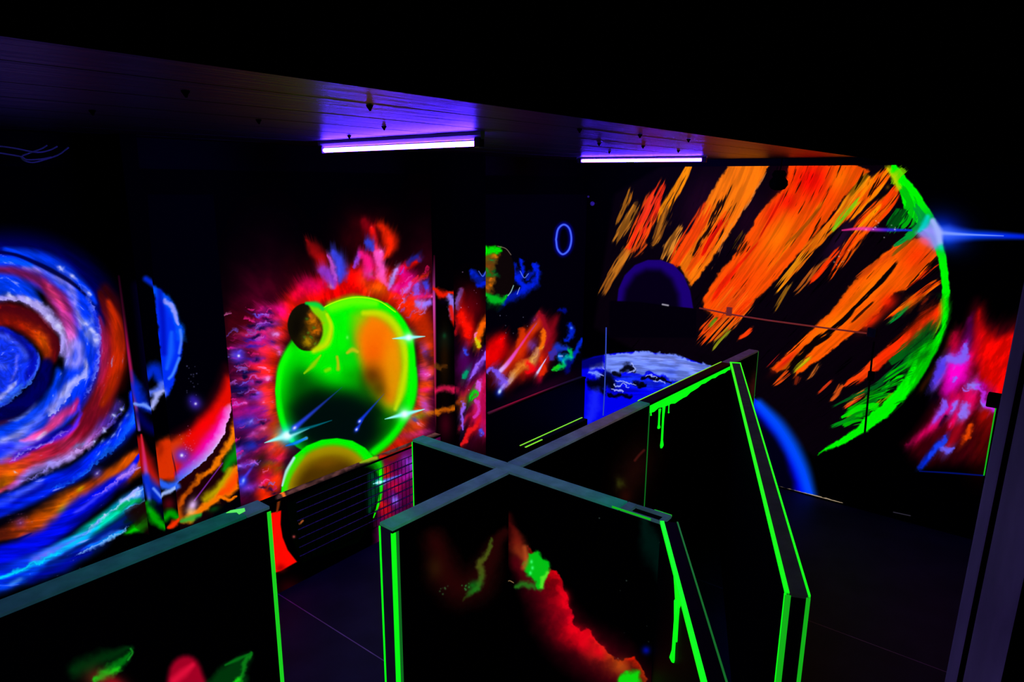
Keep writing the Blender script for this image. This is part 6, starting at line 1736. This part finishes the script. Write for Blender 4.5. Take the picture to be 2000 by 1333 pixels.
# thin board behind the long wall
g0, g1 = at(2, TOPZ - .0, 1040, 883), at(2, TOPZ - .0, 1160, 826)
tG = empty('edging_board', (g0[0], g0[1] + .085, 0), math.atan2(g1[1] - g0[1], g1[0] - g0[0]))
tag(tG, 'narrow black board behind the long wall, thin lime lines on its top', 'board')
Lg = math.hypot(g1[0] - g0[0], g1[1] - g0[1])
box('panel', M['black_paint'], tG, 0, Lg, -.03, .02, 0, TOPZ + .015)
stripe(tG, 'lime', 0, Lg, .013, .021, TOPZ + .014, TOPZ + .018)
stripe(tG, 'lime', 0, Lg * .25, -.031, -.022, TOPZ + .014, TOPZ + .018)


# ------------------------------------------------------------------ radiator covers along the left wall
def cover(x0, x1, label, key, grille=None, solid_to=None):
    t = empty('radiator_cover', (x0, COV_Y, 0))
    tag(t, label, 'radiator cover')
    W, D = x1 - x0, YL - .002 - COV_Y
    bm = bmesh.new()
    add_box(bm, 0, W, -.012, D, COV_Z - .022, COV_Z, .003)
    o = obj('shelf_board', bm, [M['black_paint'], MM[key]], t)
    bm = bmesh.new()
    bm.from_mesh(o.data)
    cv = CV[key]
    for f in bm.faces:
        if f.normal.z > .9:
            f.material_index = 1
            lay = bm.loops.layers.uv.verify()
            for lp in f.loops:
                dd = np.array(lp.vert.co) + np.array([x0, COV_Y, 0]) - cv.O
                lp[lay].uv = (dd @ cv.U / cv.w, dd @ cv.V / cv.h)
    bm.to_mesh(o.data)
    bm.free()

    def front(name, a, b, za, zb, ya, yb, par, painted_=True):
        bm = bmesh.new()
        add_box(bm, a, b, ya, yb, za, zb)
        bm.normal_update()
        lay = bm.loops.layers.uv.verify()
        cvv = CV['cover']
        for f in bm.faces:
            if painted_ and f.normal.y < -.9:
                f.material_index = 1
                for lp in f.loops:
                    dd = np.array(lp.vert.co) + np.array([x0, COV_Y, 0]) - cvv.O
                    lp[lay].uv = (dd @ cvv.U / cvv.w, lp.vert.co.z / cvv.h)
        return obj(name, bm, [M['black_paint'], MM['cover']], par)
    if grille:
        a, b = grille[0] - x0, grille[1] - x0
        za, zb = .16, COV_Z - .10
        front('front_panel', 0, a, 0, COV_Z - .022, 0, .02, t)
        front('front_panel', a, b, 0, za, 0, .02, t)
        front('front_panel', a, b, zb, COV_Z - .022, 0, .02, t)
        if b < W - .02:
            front('front_panel', b, W, 0, COV_Z - .022, 0, .02, t)
        g = box('grille', M['dark_plastic'], t, a, b, .035, .045, za, zb)
        nz = 7
        for i in range(nz):
            z0 = za + (zb - za) * i / nz
            o = front('slat', a, b, z0 + .004, z0 + (zb - za) / nz - .012, .004, .012, g)
        for i in range(nz + 1):
            z0 = za + (zb - za) * i / nz
            box('rod', M['timber'], g, a, b, .0, .006, z0 - .006, z0 - .001)
        nb = 34
        for i in range(nb):
            xx = a + (b - a) * (i + .5) / nb
            box('rib', M['black_paint'], g, xx - .0025, xx + .0025, .0015, .005, za, zb)
    else:
        front('front_panel', 0, W, 0, COV_Z - .022, 0, .02, t, False)
    return t


cover(0.60 * S, PIL2[0] - .02, 'slatted black radiator cover under the green planet, red crescent at its left', 'sill', grille=(0.905 * S, 1.395 * S))
cover(PIL2[1] + .005, XB - .03, 'plain black radiator cover with pink lit shelf, left of the blue planet', 'ledge')


# ------------------------------------------------------------------ conduits and small fittings on the back wall
def conduit(name, label, pts, r, m, clips):
    t = empty(name, pts[0])
    tag(t, label, 'pipe')
    base = Vector(pts[0])
    bm = bmesh.new()
    add_tube(bm, [Vector(p) - base for p in pts], r, 8)
    obj('pipe', bm, M[m], t)
    for p in clips:
        q = Vector(p) - base
        bm = bmesh.new()
        add_box(bm, q.x - .012, q.x + .022, q.y - .03, q.y + .03, q.z - .05, q.z + .05, .004)
        obj('clip', bm, M[m], t)
    return t


xp = XB - .022
P = lambda a, b: tuple(at(0, xp, a, b))
conduit('conduit_pipe', 'thin level conduit crossing the orange planet stripes', [P(1366, 602), P(1430, 615), P(1500, 626), P(1600, 639.5), P(1697, 652)], .009, 'pipe_orange', [P(1424, 609)])
conduit('conduit_pipe', 'thin upright conduit pair crossing the lower green limb of the orange planet', [P(1707, 668), P(1703, 700), P(1697, 760), P(1689, 846)], .010, 'black_paint', [P(1701, 735)])
b_ = P(1703, 650)
bm = bmesh.new()
add_box(bm, -.02, .02, -.045, .045, -.05, .05, .008)
add_tube(bm, [(-.02, 0, .0), (-.028, 0, 0)], .02, 10)
o = obj('junction_box', bm, M['dark_plastic'])
o.location = b_
tag(o, 'small black junction box where the level and upright conduits meet', 'box')
conduit('conduit_pipe', 'pale blue upright conduit at the left side of the blue planet', [P(1184, 640), P(1183, 700), P(1181, 760), P(1178, 812)], .008, 'pipe_blue', [])
# dark rounded fitting under the ceiling in front of the stripes
sx = XB - .12
b_ = at(0, sx, 1521, 352)
bm = bmesh.new()
prof = [(0.0, .105), (.05, .098), (.075, .06), (.06, .03), (.092, -.01), (.095, -.05), (.07, -.09), (.03, -.105), (0, -.108)]
seg = 18
rings = [[bm.verts.new((r * math.cos(2 * math.pi * k / seg), r * math.sin(2 * math.pi * k / seg), z)) for k in range(seg)] for r, z in prof[1:-1]]
for a, b in zip(rings[:-1], rings[1:]):
    for k in range(seg):
        bm.faces.new((a[k], a[(k + 1) % seg], b[(k + 1) % seg], b[k])).smooth = True
bm.faces.new(rings[0])
bm.faces.new(rings[-1][::-1])
bmesh.ops.recalc_face_normals(bm, faces=bm.faces)
t = empty('hanging_lamp', tuple(b_))
tag(t, 'small unlit black rounded lamp hanging between two orange stripes', 'lamp')
obj('shade', bm, M['black_matt'], t)
bm = bmesh.new()
add_tube(bm, [(.0, 0, .09), (.002, -.01, (CEIL - b_[2]) * .6), (0, -.015, CEIL - b_[2])], .006, 6)
obj('cord', bm, M['black_matt'], t)
# camera-like sensor in the corner
b_ = at(0, XB - .10, 1157, 398)
t = empty('wall_sensor', tuple(b_))
tag(t, 'tiny dim violet sensor high in the corner left of the orange planet', 'sensor')
bm = bmesh.new()
bmesh.ops.create_uvsphere(bm, u_segments=16, v_segments=10, radius=.028)
obj('sensor_dome', bm, mat('violet_plastic', (.15, .1, .4), .3, .5, emit=(.012, .006, .09)), t)
box('bracket', M['dark_plastic'], t, 0, .10, -.012, .012, -.01, .01, .002)
bm = bmesh.new()
bmesh.ops.create_uvsphere(bm, u_segments=12, v_segments=8, radius=.014)
bmesh.ops.translate(bm, verts=bm.verts, vec=(.02, .075, .085))
obj('sensor_eye', bm, mat('violet_lens', (.1, .08, .3), .3, .5, emit=(.012, .005, .07)), t)

# ------------------------------------------------------------------ pale cables hanging at the upper left
def cable(label, px_pts, Y):
    pts = [at(1, Y, a, b) for a, b in spline(px_pts, 6)]
    base = Vector(pts[0])
    bm = bmesh.new()
    add_tube(bm, [Vector(p) - base for p in pts], .0045, 6)
    o = obj('hanging_cable', bm, M['cable'])
    o.location = base
    tag(o, label, 'cable')


cable('pale cable forming the lowest loop under the ceiling at upper left', [(134, 288), (115, 302), (90, 311), (65, 317.5), (48, 314), (42, 306), (55, 300), (80, 291), (92, 284)], YL - .10)
cable('pale cable of the middle loop under the ceiling at upper left', [(112, 286), (95, 294), (70, 297.5), (30, 290), (0, 286), (-40, 284)], YL - .12)
cable('straightest pale cable under the ceiling at upper left, sloping from the frame edge', [(-40, 291), (0, 299), (40, 306), (52, 312), (80, 311), (100, 307)], YL - .14)

# ------------------------------------------------------------------ timber post at the right edge of the frame
XP = 0.95 * S
t = empty('timber_post', (XP, ray(1855, 1333)[1] / ray(1855, 1333)[0] * XP, 0), 0)
tag(t, 'tall grey violet painted timber post at the right frame edge', 'post')
r0 = lambda a, b: (ray(a, b) / ray(a, b)[0])[1] * XP
lean = math.atan(0.0165)


def post_board(name, m, ax, bx, d0, d1):
    """ax, bx: photo columns of the board's edges at row 1333"""
    ya, yb = r0(ax, 1333) - t.location.y, r0(bx, 1333) - t.location.y
    zr = (S + ray(1855, 1333)[2] / ray(1855, 1333)[0] * XP)
    bm = bmesh.new()
    zt = SOF_Z - .005
    vs = []
    for z in (0, zt):
        k_ = -(z - zr) * .0165
        vs.append([bm.verts.new((d0, ya + k_, z)), bm.verts.new((d0, yb + k_, z)), bm.verts.new((d1, yb + k_, z)), bm.verts.new((d1, ya + k_, z))])
    for i in range(4):
        bm.faces.new((vs[0][i], vs[0][(i + 1) % 4], vs[1][(i + 1) % 4], vs[1][i]))
    bm.faces.new(vs[0][::-1])
    bm.faces.new(vs[1])
    bmesh.ops.recalc_face_normals(bm, faces=bm.faces)
    bmesh.ops.bevel(bm, geom=list(bm.edges), offset=.004, segments=2, affect='EDGES')
    return obj(name, bm, M[m], t)


post_board('narrow_board', 'timber', 1845, 1868, -.01, .05)
post_board('groove_board', 'black_matt', 1866, 1882, .012, .05)
post_board('wide_board', 'timber', 1880, 1954, 0, .05)
post_board('back_board', 'black_matt', 1954, 2120, .02, .06)
# dark board with a green line beside the post
XQ = 1.05 * S
ta_, tb_ = at(0, XQ, 1944, 797), at(0, XQ, 1926, 930)
t = empty('partition_board', (XQ, ta_[1], 0))
tag(t, 'dark partition board half hidden by the timber post, one thin green line', 'partition')
ztop = at(0, XQ, 1940, 776)[2]
box('panel', M['black_matt'], t, 0, .05, -.6, .0, 0, ztop)
stripe(t, 'green_mid', -.003, 0, -.004, .001, tb_[2], ta_[2])
box('corner_block', M['black_matt'], t, -.03, .05, -.05, .035, ta_[2] + .005, ztop + .01, .004)
